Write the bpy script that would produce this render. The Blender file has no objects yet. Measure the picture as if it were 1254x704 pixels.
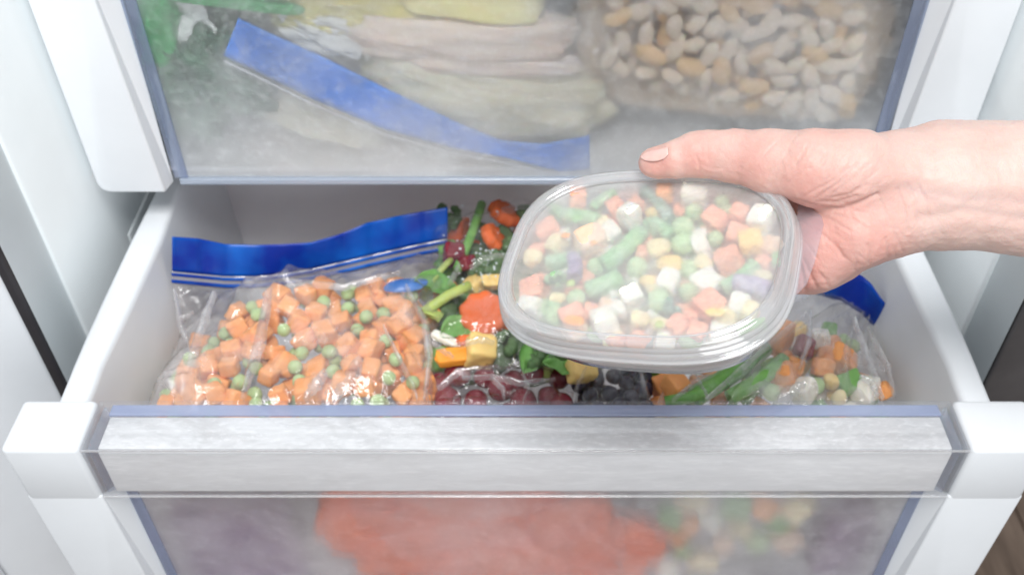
import bpy, bmesh, math, random
import numpy as np
from mathutils import Vector, Matrix, Euler, noise as mnoise

# ------------------------------------------------------------------ camera, light, exposure
SC = bpy.context.scene
COL = SC.collection
F, CX, CY = 1186.0, 643.0, 352.0
TH = math.radians(43.3)
FW = np.array([0, math.cos(TH), -math.sin(TH)])
RT = np.array([1.0, 0, 0])
UP = np.array([0, math.sin(TH), math.cos(TH)])
CAM = np.array([0, -.284, .374])
cam = bpy.data.cameras.new('camera')
cam.sensor_width = 36
cam.lens = 36 * F / 1254
cam.shift_x = -16 / 1254
cam.clip_start, cam.clip_end = .01, 50
cam.dof.use_dof = True
cam.dof.focus_distance = .388
cam.dof.aperture_fstop = 12.5
camo = bpy.data.objects.new('camera', cam)
camo.location = CAM
camo.rotation_euler = (math.pi / 2 - TH, 0, 0)
COL.objects.link(camo)
SC.camera = camo

W = bpy.data.worlds.new('World')
SC.world = W
W.use_nodes = True
W.node_tree.nodes['Background'].inputs[0].default_value = (.92, .96, 1.0, 1)
W.node_tree.nodes['Background'].inputs[1].default_value = .50


def area(name, loc, target, size, power, color=(1, 1, 1)):
    l = bpy.data.lights.new(name, 'AREA')
    l.shape = 'RECTANGLE'
    l.size, l.size_y = size
    l.energy = power
    l.color = color
    o = bpy.data.objects.new(name, l)
    o.location = loc
    o.rotation_euler = (Vector(target) - Vector(loc)).to_track_quat('-Z', 'Y').to_euler()
    COL.objects.link(o)
    return o


area('softbox_lamp', (.02, -.50, 1.30), (0, .08, 0), (.55, .55), 20.5, (1, .99, .98))
area('front_fill_lamp', (.25, -1.35, .25), (0, .05, -.1), (.9, .9), 7.5, (.97, .985, 1))  # unseen fill added low in front to brighten door, pane and handle
SC.view_settings.view_transform = 'Standard'
SC.view_settings.look = 'None'
SC.view_settings.exposure = 0.0
SC.view_settings.gamma = 1
SC.render.engine = 'CYCLES'
cy = SC.cycles
cy.use_denoising = True
cy.max_bounces = 14
cy.diffuse_bounces = 4
cy.glossy_bounces = 4
cy.transmission_bounces = 12
cy.transparent_max_bounces = 24
cy.blur_glossy = .6

rnd = random.Random(7)


# ------------------------------------------------------------------ helpers
def ray(px, py):
    return FW + RT * (px - CX) / F - UP * (py - CY) / F


def at(px, py, d):
    """point in the room seen at a pixel of the photograph, d metres deep"""
    return CAM + ray(px, py) * d


def pl(px, py, ax, v):
    """point of the plane axis = v seen at a pixel"""
    r = ray(px, py)
    return CAM + r * ((v - CAM[ax]) / r[ax])


def mesh(name, verts, faces, smooth=True):
    me = bpy.data.meshes.new(name)
    me.from_pydata([tuple(map(float, v)) for v in verts], [], faces)
    me.validate()
    bm = bmesh.new()
    bm.from_mesh(me)
    bmesh.ops.recalc_face_normals(bm, faces=bm.faces)
    bm.to_mesh(me)
    bm.free()
    if smooth:
        me.polygons.foreach_set('use_smooth', [True] * len(me.polygons))
    return me


def link(name, me, mat=None, parent=None):
    o = bpy.data.objects.new(name, me)
    COL.objects.link(o)
    if mat is not None and me is not None and not me.materials:
        me.materials.append(mat)
    if parent is not None:
        o.parent = parent
    return o


def thing(name, label, cat, loc=(0, 0, 0), group=None):
    o = bpy.data.objects.new(name, None)
    o.empty_display_size = .02
    COL.objects.link(o)
    o.location = loc
    return tag(o, label, cat, group)


def tag(o, label, cat, group=None):
    o['label'] = label
    o['category'] = cat
    if group:
        o['group'] = group
    return o


def mods(o, bevel=0, seg=3, solid=0, sub=0, off=-1):
    if sub:
        m = o.modifiers.new('sub', 'SUBSURF')
        m.levels = m.render_levels = sub
    if solid:
        m = o.modifiers.new('solid', 'SOLIDIFY')
        m.thickness = solid
        m.offset = off
    if bevel:
        m = o.modifiers.new('bevel', 'BEVEL')
        m.width = bevel
        m.segments = seg
        m.limit_method = 'ANGLE'
        m.angle_limit = math.radians(30)
        m.harden_normals = False
    return o


def box_vf(x0, x1, y0, y1, z0, z1):
    v = [(x, y, z) for z in (z0, z1) for y in (y0, y1) for x in (x0, x1)]
    f = [(0, 2, 3, 1), (4, 5, 7, 6), (0, 1, 5, 4), (2, 6, 7, 3), (0, 4, 6, 2), (1, 3, 7, 5)]
    return v, f


def boxes(name, bs, mat, parent=None, bevel=0, smooth=False):
    V, Fa = [], []
    for b in bs:
        v, f = box_vf(*b)
        n = len(V)
        V += v
        Fa += [tuple(i + n for i in q) for q in f]
    o = link(name, mesh(name, V, Fa, smooth), mat, parent)
    if bevel:
        mods(o, bevel=bevel)
        o.data.polygons.foreach_set('use_smooth', [True] * len(o.data.polygons))
    return o


def prism(name, poly, y0, y1, mat, parent=None, bevel=0):
    """polygon in xz, extruded along y"""
    n = len(poly)
    V = [(x, y0, z) for x, z in poly] + [(x, y1, z) for x, z in poly]
    Fa = [tuple(range(n)), tuple(range(2 * n - 1, n - 1, -1))]
    Fa += [(i, (i + 1) % n, n + (i + 1) % n, n + i) for i in range(n)]
    o = link(name, mesh(name, V, Fa, False), mat, parent)
    if bevel:
        mods(o, bevel=bevel)
        o.data.polygons.foreach_set('use_smooth', [True] * len(o.data.polygons))
    return o


def grid(name, fn, nu, nv, mat, parent=None, solid=0):
    V = [fn(i / nu, j / nv) for j in range(nv + 1) for i in range(nu + 1)]
    w = nu + 1
    Fa = [(j * w + i, j * w + i + 1, (j + 1) * w + i + 1, (j + 1) * w + i) for j in range(nv) for i in range(nu)]
    o = link(name, mesh(name, V, Fa), mat, parent)
    if solid:
        mods(o, solid=solid, off=0)
    return o


def fbm(x, y, z=0.0, o=3):
    return mnoise.fractal(Vector((x, y, z)), 1.0, 2.0, o)


# ------------------------------------------------------------------ materials
def nodes(name):
    m = bpy.data.materials.new(name)
    m.use_nodes = True
    nt = m.node_tree
    nt.nodes.clear()
    out = nt.nodes.new('ShaderNodeOutputMaterial')
    return m, nt, out


def N(nt, t, **kw):
    n = nt.nodes.new(t)
    for k, v in kw.items():
        if k.startswith('_'):
            setattr(n, k[1:], v)
        else:
            n.inputs[k.replace('_', ' ')].default_value = v
    return n


def noise_fac(nt, scale, lo, hi, detail=4, rough=.6, stretch=None, coord='Object', dist=0.0):
    tc = nt.nodes.new('ShaderNodeTexCoord')
    src = tc.outputs[coord]
    if stretch:
        mp = nt.nodes.new('ShaderNodeMapping')
        mp.inputs['Scale'].default_value = stretch
        nt.links.new(src, mp.inputs[0])
        src = mp.outputs[0]
    n = N(nt, 'ShaderNodeTexNoise', Scale=scale, Detail=detail, Roughness=rough, Distortion=dist)
    nt.links.new(src, n.inputs['Vector'])
    r = nt.nodes.new('ShaderNodeMapRange')
    r.inputs['From Min'].default_value = lo
    r.inputs['From Max'].default_value = hi
    r.clamp = True
    nt.links.new(n.outputs['Fac'], r.inputs['Value'])
    return r.outputs[0]


def math_n(nt, op, a, b):
    n = nt.nodes.new('ShaderNodeMath')
    n.operation = op
    n.use_clamp = True
    for i, v in enumerate((a, b)):
        if isinstance(v, (int, float)):
            n.inputs[i].default_value = v
        else:
            nt.links.new(v, n.inputs[i])
    return n.outputs[0]


def mixc(nt, fac, a, b):
    n = nt.nodes.new('ShaderNodeMix')
    n.data_type = 'RGBA'
    if isinstance(fac, (int, float)):
        n.inputs[0].default_value = fac
    else:
        nt.links.new(fac, n.inputs[0])
    for i, v in ((6, a), (7, b)):
        if isinstance(v, tuple):
            n.inputs[i].default_value = (*v[:3], 1)
        else:
            nt.links.new(v, n.inputs[i])
    return n.outputs[2]


def bump(nt, height, strength, dist):
    b = N(nt, 'ShaderNodeBump', Strength=strength, Distance=dist)
    nt.links.new(height, b.inputs['Height'])
    return b.outputs[0]


def schlick(nt, f0=.04, normal=None):
    lw = N(nt, 'ShaderNodeLayerWeight', Blend=.5)
    if normal is not None:
        nt.links.new(normal, lw.inputs['Normal'])
    p = nt.nodes.new('ShaderNodeMath')
    p.operation = 'POWER'
    nt.links.new(lw.outputs['Facing'], p.inputs[0])
    p.inputs[1].default_value = 5
    m = nt.nodes.new('ShaderNodeMath')
    m.operation = 'MULTIPLY_ADD'
    nt.links.new(p.outputs[0], m.inputs[0])
    m.inputs[1].default_value = 1 - f0
    m.inputs[2].default_value = f0
    return m.outputs[0]


def plastic(name, col, rough=.35, spec=.5, mottled=.03, fine=.00003):
    m, nt, out = nodes(name)
    p = N(nt, 'ShaderNodeBsdfPrincipled', Roughness=rough, Specular_IOR_Level=spec)
    f = noise_fac(nt, 30, .35, .7)
    c = mixc(nt, f, col, tuple(x * (1 - mottled) for x in col))
    nt.links.new(c, p.inputs['Base Color'])
    nt.links.new(bump(nt, noise_fac(nt, 1500, .3, .7, 2), .4, fine), p.inputs['Normal'])
    nt.links.new(p.outputs[0], out.inputs[0])
    return m


def food(name, a, b, frost=.35, fs=120, rough=.45, scale=150, sss=.25, bumpd=.0006, frostc=(.80, .84, .86), rnd_amt=.25):
    """vegetable flesh with a patchy coat of ice crystals"""
    m, nt, out = nodes(name)
    p = N(nt, 'ShaderNodeBsdfPrincipled', Roughness=rough, Specular_IOR_Level=.4)
    oi = nt.nodes.new('ShaderNodeObjectInfo')
    base = mixc(nt, noise_fac(nt, scale, .3, .7), a, b)
    base = mixc(nt, math_n(nt, 'MULTIPLY', oi.outputs['Random'], rnd_amt), base, tuple(x * .55 for x in b))
    fr = noise_fac(nt, fs, .42, .68, 5, .65)
    fr = math_n(nt, 'MULTIPLY', fr, frost * 1.3)
    fr = math_n(nt, 'ADD', fr, frost * .35)
    col = mixc(nt, fr, base, frostc)
    nt.links.new(col, p.inputs['Base Color'])
    if sss:
        p.inputs['Subsurface Weight'].default_value = sss
        p.inputs['Subsurface Radius'].default_value = (1, .6, .3)
        p.inputs['Subsurface Scale'].default_value = .003
    nt.links.new(bump(nt, noise_fac(nt, 500, .3, .75, 4), .35, bumpd), p.inputs['Normal'])
    nt.links.new(p.outputs[0], out.inputs[0])
    return m


def clear(name, tint=(.97, .98, 1), haze=.08, rough=.08, hazec=(.85, .88, .92), gloss=.05, bumps=0.0, bscale=60, hz_noise=None):
    """thin clear plastic: straight view through, a little haze, a glossy skin"""
    m, nt, out = nodes(name)
    tr = N(nt, 'ShaderNodeBsdfTransparent')
    tr.inputs[0].default_value = (*tint, 1)
    df = N(nt, 'ShaderNodeBsdfDiffuse')
    df.inputs[0].default_value = (*hazec, 1)
    tl = N(nt, 'ShaderNodeBsdfTranslucent')
    tl.inputs[0].default_value = (*hazec, 1)
    h = nt.nodes.new('ShaderNodeMixShader')
    h.inputs[0].default_value = .28
    nt.links.new(df.outputs[0], h.inputs[1])
    nt.links.new(tl.outputs[0], h.inputs[2])
    m1 = nt.nodes.new('ShaderNodeMixShader')
    m1.inputs[0].default_value = haze
    if hz_noise:
        sc, lo, hi, a, b = hz_noise
        nf = noise_fac(nt, sc, lo, hi)
        mr = nt.nodes.new('ShaderNodeMapRange')
        mr.inputs['To Min'].default_value = a
        mr.inputs['To Max'].default_value = b
        nt.links.new(nf, mr.inputs[0])
        nt.links.new(mr.outputs[0], m1.inputs[0])
    nt.links.new(tr.outputs[0], m1.inputs[1])
    nt.links.new(h.outputs[0], m1.inputs[2])
    gl = N(nt, 'ShaderNodeBsdfGlossy', Roughness=rough)
    bn = None
    if bumps:
        bn = bump(nt, noise_fac(nt, bscale, .2, .8, 4, .6, dist=1.2), 1.0, bumps)
        nt.links.new(bn, gl.inputs['Normal'])
    m2 = nt.nodes.new('ShaderNodeMixShader')
    nt.links.new(schlick(nt, .04 + gloss, bn), m2.inputs[0])
    nt.links.new(m1.outputs[0], m2.inputs[1])
    nt.links.new(gl.outputs[0], m2.inputs[2])
    nt.links.new(m2.outputs[0], out.inputs[0])
    return m


def frosted(name, *args, back=.25, grain=(6, .62), **kw):
    return frosted_(name, back, grain, *args, **kw)


def frosted_(name, back, grain, tint=(.9, .93, .97), rough=.3, lo=.15, hi=.6, scale=18, hazec=(.82, .85, .88), speck=.25, through=.12,
            stretch=None, rng=(.38, .66), grad=None, ior=1.2, gloss_r=.15, fine=220):
    """plastic with frost grown on it: blurred view, white bloom in patches, small crystals"""
    m, nt, out = nodes(name)
    rf = N(nt, 'ShaderNodeBsdfRefraction', Roughness=rough, IOR=ior)
    rf.inputs[0].default_value = (*tint, 1)
    tr = N(nt, 'ShaderNodeBsdfTransparent')
    tr.inputs[0].default_value = (*tint, 1)
    m0 = nt.nodes.new('ShaderNodeMixShader')
    m0.inputs[0].default_value = through
    nt.links.new(rf.outputs[0], m0.inputs[1])
    nt.links.new(tr.outputs[0], m0.inputs[2])
    df = N(nt, 'ShaderNodeBsdfDiffuse')
    df.inputs[0].default_value = (*hazec, 1)
    tl = N(nt, 'ShaderNodeBsdfTranslucent')
    tl.inputs[0].default_value = (*hazec, 1)
    h = nt.nodes.new('ShaderNodeMixShader')
    h.inputs[0].default_value = back
    nt.links.new(df.outputs[0], h.inputs[1])
    nt.links.new(tl.outputs[0], h.inputs[2])
    big = noise_fac(nt, scale, rng[0], rng[1], grain[0], grain[1], stretch, dist=.4)
    sp = noise_fac(nt, fine, .5, .75, 3, .6, stretch)
    sp = math_n(nt, 'MULTIPLY', sp, speck)
    mr = nt.nodes.new('ShaderNodeMapRange')
    mr.inputs['To Min'].default_value = lo
    mr.inputs['To Max'].default_value = hi
    nt.links.new(big, mr.inputs[0])
    fac = math_n(nt, 'ADD', mr.outputs[0], sp)
    if grad:                                   # frost grows thicker toward the bottom of the pane
        z0, z1, amt = grad
        tc = nt.nodes.new('ShaderNodeTexCoord')
        sx = nt.nodes.new('ShaderNodeSeparateXYZ')
        nt.links.new(tc.outputs['Object'], sx.inputs[0])
        g = nt.nodes.new('ShaderNodeMapRange')
        g.inputs['From Min'].default_value = z1
        g.inputs['From Max'].default_value = z0
        g.inputs['To Max'].default_value = amt
        g.clamp = True
        nt.links.new(sx.outputs['Z'], g.inputs[0])
        fac = math_n(nt, 'ADD', fac, g.outputs[0])
    m1 = nt.nodes.new('ShaderNodeMixShader')
    nt.links.new(fac, m1.inputs[0])
    nt.links.new(m0.outputs[0], m1.inputs[1])
    nt.links.new(h.outputs[0], m1.inputs[2])
    gl = N(nt, 'ShaderNodeBsdfGlossy', Roughness=gloss_r)
    m2 = nt.nodes.new('ShaderNodeMixShader')
    nt.links.new(schlick(nt), m2.inputs[0])
    nt.links.new(m1.outputs[0], m2.inputs[1])
    nt.links.new(gl.outputs[0], m2.inputs[2])
    nt.links.new(m2.outputs[0], out.inputs[0])
    return m


M = {}
M['white'] = plastic('white_plastic', (.73, .76, .79), .38)
M['liner'] = plastic('liner_plastic', (.74, .79, .81), .42)
M['lip'] = plastic('lip_shaded_plastic', (.60, .65, .67), .4)  # lip's shade put into its colour, darker than the liner
M['box'] = plastic('drawer_box_plastic', (.78, .78, .80), .45)
M['gasket'] = plastic('gasket_rubber', (.028, .026, .03), .5, mottled=.3)
M['steel'] = plastic('grey_cabinet_face', (.085, .08, .082), .4, mottled=.25)
M['edge'] = clear('blue_edge_refraction', (.82, .86, .93), .22, .1, (.54, .62, .82), .05)
M['end'] = clear('handle_end_plastic', (.93, .95, .98), .14, .08, (.66, .73, .88), .08)
M['edge_strip'] = clear('blue_clear_strip', (.80, .85, .95), .62, .12, (.50, .57, .80), .05)
M['edge_light'] = clear('pale_edge_refraction', (.86, .90, .96), .5, .12, (.66, .74, .86), .05)
M['bar'] = clear('handle_clear_plastic', (.985, .99, .998), .02, .06, (.8, .86, .95), .01)
M['bar_top'] = frosted('handle_top_frost', (.95, .96, .98), .25, .70, .94, 34, (.82, .815, .81), .22, .1, (.38, 1.0, 1), (.47, .60), fine=520, back=.08, grain=(8, .70))
M['bar_front'] = frosted('handle_front_frost', (.97, .97, .98), .25, .74, .90, 60, (.985, .975, .965), .10, .35, (.4, 1, 1.5), (.35, .7), back=.08)
M['panel_up'] = frosted('upper_pane_frost', (.95, .965, .98), .46, .09, .48, 14, (.80, .835, .86), .16, .42, None, (.38, .72), (.02, .095, .36), 1.1, fine=240)
M['panel_low'] = frosted('lower_pane_frost', (.94, .95, .98), .46, .14, .40, 16, (.88, .88, .91), .10, .42, None, (.36, .68), None, 1.1, fine=260)
M['lid'] = frosted('lid_plastic', (.98, .985, .99), .24, .26, .46, 30, (.97, .97, .97), .04, .42, None, (.35, .7), None, 1.08, .12, 300)
M['tub'] = frosted('tub_plastic', (.98, .98, .985), .28, .14, .26, 40, (.94, .94, .95), .04, .42, None, (.35, .7), None, 1.08, .12, 300)
M['rim'] = clear('lid_rim_plastic', (.98, .985, .99), .25, .07, (.97, .97, .98), .10)
M['tab'] = clear('tab_plastic', (.95, .93, .96), .14, .1, (.9, .88, .93), .04)
M['inner'] = clear('inner_face_clear', (.99, .99, .99), .01, .2)
M['film'] = clear('bag_film', (.99, .99, .992), .05, .09, (.95, .95, .97), .04, .0012, 70, (26, .40, .72, .05, .42))
M['film_clear'] = clear('clear_bag_film', (.99, .99, .99), .02, .08, (.95, .95, .97), .03, .0012, 60, (30, .5, .78, .01, .16))
M['fold_clear'] = clear('clear_folded_film_glint', (.98, .98, .98), .14, .07, (.96, .96, .98), .09, .0008, 90, (60, .4, .7, .04, .34))
M['fold'] = clear('folded_film_glint', (.97, .97, .98), .34, .08, (.96, .96, .98), .10, .0008, 90, (60, .4, .7, .15, .5))  # white haze stands in for highlights along the film's creases
M['film_dull'] = clear('inner_bag_film', (.98, .98, .985), .07, .2, (.9, .91, .92), .01, .001, 45, (30, .4, .75, .02, .2))
m_, nt_, out_ = nodes('blue_zip_plastic')
p_ = N(nt_, 'ShaderNodeBsdfPrincipled', Roughness=.3, Specular_IOR_Level=.5)
c_ = mixc(nt_, noise_fac(nt_, 24, .38, .66, 3, .5), (.001, .040, .44), (.004, .20, .78))  # lighter blue patches painted in for backlight through the strip
nt_.links.new(c_, p_.inputs['Base Color'])
tl_ = nt_.nodes.new('ShaderNodeBsdfTranslucent')
nt_.links.new(c_, tl_.inputs[0])
mx_ = nt_.nodes.new('ShaderNodeMixShader')
mx_.inputs[0].default_value = .35
nt_.links.new(p_.outputs[0], mx_.inputs[1])
nt_.links.new(tl_.outputs[0], mx_.inputs[2])
nt_.links.new(mx_.outputs[0], out_.inputs[0])
M['zip_blue'] = m_
M['zip_blue_up'] = plastic('blue_zip_plastic_upper', (.0, .20, .78), .35, .5, .4)
M['zip_clear'] = clear('zip_track_clear', (.95, .95, .97), .42, .12, (.90, .90, .94), .08)
M['oval'] = plastic('blue_print', (.01, .16, .55), .3)
M['paper'] = plastic('white_label_paper', (.82, .83, .82), .6)

M['carrot'] = food('carrot_flesh', (1.0, .42, .08), (.98, .29, .03), .20, 55, frostc=(1.0, .84, .68), rnd_amt=.12, bumpd=.0003)
M['carrot_f'] = food('frosted_carrot_flesh', (.97, .38, .18), (.93, .26, .10), .28, 110, frostc=(.97, .88, .84), rnd_amt=.12, bumpd=.0002)
M['carrot_core'] = food('wet_carrot_core', (1.0, .42, .03), (.97, .33, .02), .04, 90, .2)
M['carrot_dark'] = food('deep_carrot', (.95, .20, .02), (.85, .12, .012), .05, 70, .25)
M['pea'] = food('pea_skin', (.46, .68, .22), (.34, .58, .14), .26, 120, .4, bumpd=.0003)
M['pea_f'] = food('frosted_pea_skin', (.42, .65, .24), (.31, .55, .16), .36, 140, .4, frostc=(.90, .93, .86), bumpd=.0002)
M['corn'] = food('corn_skin', (.97, .70, .18), (.93, .56, .09), .20, 120, .35, bumpd=.0002, rnd_amt=.1)
M['corn_p'] = food('pale_corn_skin', (.97, .82, .44), (.95, .73, .30), .28, 120, .35, bumpd=.0002, rnd_amt=.1)
M['potato'] = food('potato_flesh', (.95, .92, .82), (.92, .87, .72), .25, 120, .5, bumpd=.0002, rnd_amt=.08)
M['peach'] = food('pale_orange_flesh', (.97, .64, .40), (.94, .54, .30), .30, 120, .45, bumpd=.0002, rnd_amt=.1)
M['gbean'] = food('green_bean_skin', (.24, .50, .18), (.16, .40, .11), .30, 90, .35, frostc=(.82, .90, .86), bumpd=.0002)
M['gbean_in'] = food('green_bean_cut', (.28, .55, .16), (.18, .46, .09), .08, 120, .35)
M['gbean_d'] = food('dark_green_skin', (.09, .26, .15), (.06, .18, .09), .28, 90, .35, bumpd=.0002)
M['purple'] = food('purple_bean_skin', (.30, .20, .38), (.22, .13, .28), .34, 130, .4, bumpd=.0002)
M['broccoli'] = food('broccoli_green', (.09, .20, .035), (.04, .11, .015), .10, 130, .5)
M['leaf'] = food('bright_leaf_green', (.20, .50, .08), (.11, .34, .035), .10, 60, .35)
M['stalk'] = food('yellow_green_stalk', (.55, .66, .16), (.42, .55, .08), .10, 60, .35)
M['cherry'] = food('dark_red_skin', (.30, .012, .03), (.16, .006, .02), .02, 60, .12, sss=.05, bumpd=.0002)
M['blueberry'] = food('blue_black_skin', (.010, .015, .055), (.02, .010, .03), .01, 60, .35, sss=0, bumpd=.0002)
M['whitebean'] = food('white_bean_skin', (.97, .85, .70), (.94, .75, .56), .10, 70, .4, frostc=(.97, .90, .83), rnd_amt=.12)
M['tanbean'] = food('tan_bean_skin', (.96, .68, .34), (.90, .54, .22), .10, 70, .4, frostc=(.97, .88, .76), rnd_amt=.12)
M['tanback'] = food('tan_backing', (.86, .68, .50), (.78, .58, .38), .1, 40, .5, 40)
M['chicken'] = food('pale_pink_flesh', (.94, .80, .68), (.90, .68, .56), .22, 40, .4, 50)
M['cream'] = food('cream_flesh', (.97, .91, .70), (.93, .84, .56), .15, 50, .4, 40)
M['yellow'] = food('yellow_flesh', (.86, .76, .20), (.78, .66, .12), .15, 40, .4, 40)
M['paleyellow'] = food('pale_yellow_flesh', (.97, .90, .42), (.94, .84, .32), .15, 40, .4, 40)
M['greenblock'] = food('green_mass', (.02, .42, .10), (.01, .30, .06), .05, 40, .4, 60)
M['darkgreen'] = food('dark_green_mass', (.015, .14, .05), (.008, .07, .025), .08, 40, .4, 60)
M['berrymass'] = food('purple_frozen_mass', (.34, .20, .34), (.27, .15, .28), .06, 30, .5, 25)
M['oranges'] = food('orange_frozen_mass', (1.0, .21, .045), (.98, .14, .025), .01, 40, .4, 40)


# skin
def skin_mat():
    m, nt, out = nodes('skin')
    p = N(nt, 'ShaderNodeBsdfPrincipled', Roughness=.48, Specular_IOR_Level=.35)
    a = nt.nodes.new('ShaderNodeAttribute')
    a.attribute_name = 'redness'
    base = mixc(nt, a.outputs['Fac'], (.62, .465, .415), (.56, .265, .225))
    base = mixc(nt, math_n(nt, 'MULTIPLY', noise_fac(nt, 55, .4, .7, 5), .28), base, (.58, .28, .23))
    base = mixc(nt, math_n(nt, 'MULTIPLY', noise_fac(nt, 420, .5, .75, 3), .18), base, (.66, .50, .44))
    a2 = nt.nodes.new('ShaderNodeAttribute')
    a2.attribute_name = 'vein_and_shade'
    base = mixc(nt, a2.outputs['Fac'], base, (.48, .34, .32))
    nt.links.new(base, p.inputs['Base Color'])
    p.inputs['Subsurface Weight'].default_value = .35
    p.inputs['Subsurface Radius'].default_value = (1, .35, .2)
    p.inputs['Subsurface Scale'].default_value = .004
    tc = nt.nodes.new('ShaderNodeTexCoord')
    vor = N(nt, 'ShaderNodeTexVoronoi', Scale=900)
    vor.feature = 'DISTANCE_TO_EDGE'
    nt.links.new(tc.outputs['Object'], vor.inputs['Vector'])
    b1 = bump(nt, vor.outputs['Distance'], .25, .0004)
    wr = noise_fac(nt, 160, .3, .7, 4, .6, (1.0, .35, 1.0), dist=.8)
    b2 = N(nt, 'ShaderNodeBump', Strength=.35, Distance=.0006)
    nt.links.new(wr, b2.inputs['Height'])
    nt.links.new(b1, b2.inputs['Normal'])
    nt.links.new(b2.outputs[0], p.inputs['Normal'])
    nt.links.new(p.outputs[0], out.inputs[0])
    return m


M['skin'] = skin_mat()
m_, nt_, out_ = nodes('nail')
p_ = N(nt_, 'ShaderNodeBsdfPrincipled', Roughness=.22, Specular_IOR_Level=.5)
nt_.links.new(mixc(nt_, noise_fac(nt_, 150, .3, .7), (.63, .40, .36), (.70, .47, .42)), p_.inputs['Base Color'])
p_.inputs['Subsurface Weight'].default_value = .2
p_.inputs['Subsurface Scale'].default_value = .002
nt_.links.new(p_.outputs[0], out_.inputs[0])
M['nail'] = m_

# wood floor
m_, nt_, out_ = nodes('wood_floor')
p_ = N(nt_, 'ShaderNodeBsdfPrincipled', Roughness=.45)
c_ = mixc(nt_, noise_fac(nt_, 9, .3, .7, 6, .6, (6, .8, 1)), (.10, .065, .045), (.24, .17, .125))
nt_.links.new(c_, p_.inputs['Base Color'])
nt_.links.new(p_.outputs[0], out_.inputs[0])
M['floor'] = m_

# ------------------------------------------------------------------ setting: floor boards
flo = link('kitchen_floor', mesh('kitchen_floor', *box_vf(-2.5, 2.5, -2.5, 2.5, -.86, -.81), False), M['floor'])
flo['kind'] = 'structure'
for i in range(14):                                        # boards the photograph's corner looks down on
    x0 = .2 + (i % 7) * .125
    y0 = -.2 + (i // 7) * .9
    pb = boxes('plank', [(x0, x0 + .122, y0, y0 + .896, -.81, -.80)], M['floor'], flo, .001)

# ------------------------------------------------------------------ refrigerator cabinet
fr = thing('refrigerator', 'white refrigerator with its freezer compartment open around the two drawers', 'refrigerator', (0, .4, -.8))
fr_inv = Matrix.Translation((0, -.4, .8))


def rp(o):
    o.parent = fr
    o.matrix_parent_inverse = fr_inv
    return o


for s, nm in ((-1, 'l'), (1, 'r')):
    # liner side wall, and the lip that splays out to the cabinet face
    V = []
    prof = [(.268, .75), (.2635, .30), (.262, .117), (.2617, .100), (.2613, .0845), (.2616, .0815)]
    zs = (-.80, .75)
    for z in zs:
        V += [(s * x, y, z) for x, y in prof]
    n = len(prof)
    w = link('liner_wall', mesh('liner_wall', V[:3] + V[n:n + 3], [(0, 1, 4, 3), (1, 2, 5, 4)]), M['liner'])
    mods(w, solid=.006, off=0)
    rp(w)
    V2 = [(s * x, y, z) for z in zs for x, y in prof[2:]]
    k = n - 2
    w = link('cabinet_lip', mesh('cabinet_lip', V2, [(i, i + 1, k + i + 1, k + i) for i in range(k - 1)]), M['lip'])
    rp(w)
    # shallow runner groove moulded in the liner
    rp(boxes('liner_rib', [(min(s * .2585, s * .262), max(s * .2585, s * .262), .20, .70, -.05, -.035)], M['liner'], None, .001))
rp(boxes('back_wall', [(-.27, .27, .70, .72, -.80, .75)], M['liner']))
rp(boxes('light_block_shelf', [(-.261, .261, .186, .70, .236, .248)], M['liner'], None, .002))  # unseen shelf added to block light above the upper drawer
rp(boxes('cabinet_face', [(.2625, .305, .0800, .12, -.80, .75)], M['steel'], None, .002))
rp(boxes('cabinet_side', [(.295, .306, .121, .75, -.80, .75)], M['steel']))
rp(boxes('door_gasket', [(-.2800, -.2617, .0792, .086, -.80, .75)], M['gasket'], None, .003))
# door swung open on the left: thick white slab with a stepped inner liner
AD = math.radians(58)
Hd, Dd, Nd = np.array((-.2662, .0788)), np.array((-math.sin(AD), -math.cos(AD))), np.array((math.cos(AD), -math.sin(AD)))


def door_slab(name, t0, t1, n0, n1, z0, z1, mat, bev):
    q = [Hd + Dd * t + Nd * n for t, n in ((t0, n0), (t1, n0), (t1, n1), (t0, n1))]
    o = link(name, mesh(name, [(x, y, z) for z in (z0, z1) for x, y in q], [(0, 1, 2, 3), (7, 6, 5, 4), (0, 1, 5, 4), (1, 2, 6, 5), (2, 3, 7, 6), (3, 0, 4, 7)], False), mat)
    mods(o, bevel=bev)
    o.data.polygons.foreach_set('use_smooth', [True] * 6)
    return rp(o)


door_slab('door', 0, .52, -.07, 0, -.80, .75, M['white'], .003)
door_slab('door_liner_panel', .075, .48, .0002, .006, -.76, .72, M['white'], .004)


# ------------------------------------------------------------------ drawers
def rounded(pts, r, which):
    out = []
    n = len(pts)
    for i, p in enumerate(pts):
        if i not in which:
            out.append(p)
            continue
        a, b = Vector(pts[i - 1]), Vector(pts[(i + 1) % n])
        p = Vector(p)
        u, v = (a - p).normalized() * r, (b - p).normalized() * r
        for k in range(7):
            t = k / 6
            out.append(tuple((p + u) * (1 - t) ** 2 + p * 2 * t * (1 - t) + (p + v) * t ** 2))
    return out


def sgn(s, pts):
    return [(s * x, z) for x, z in pts]


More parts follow.
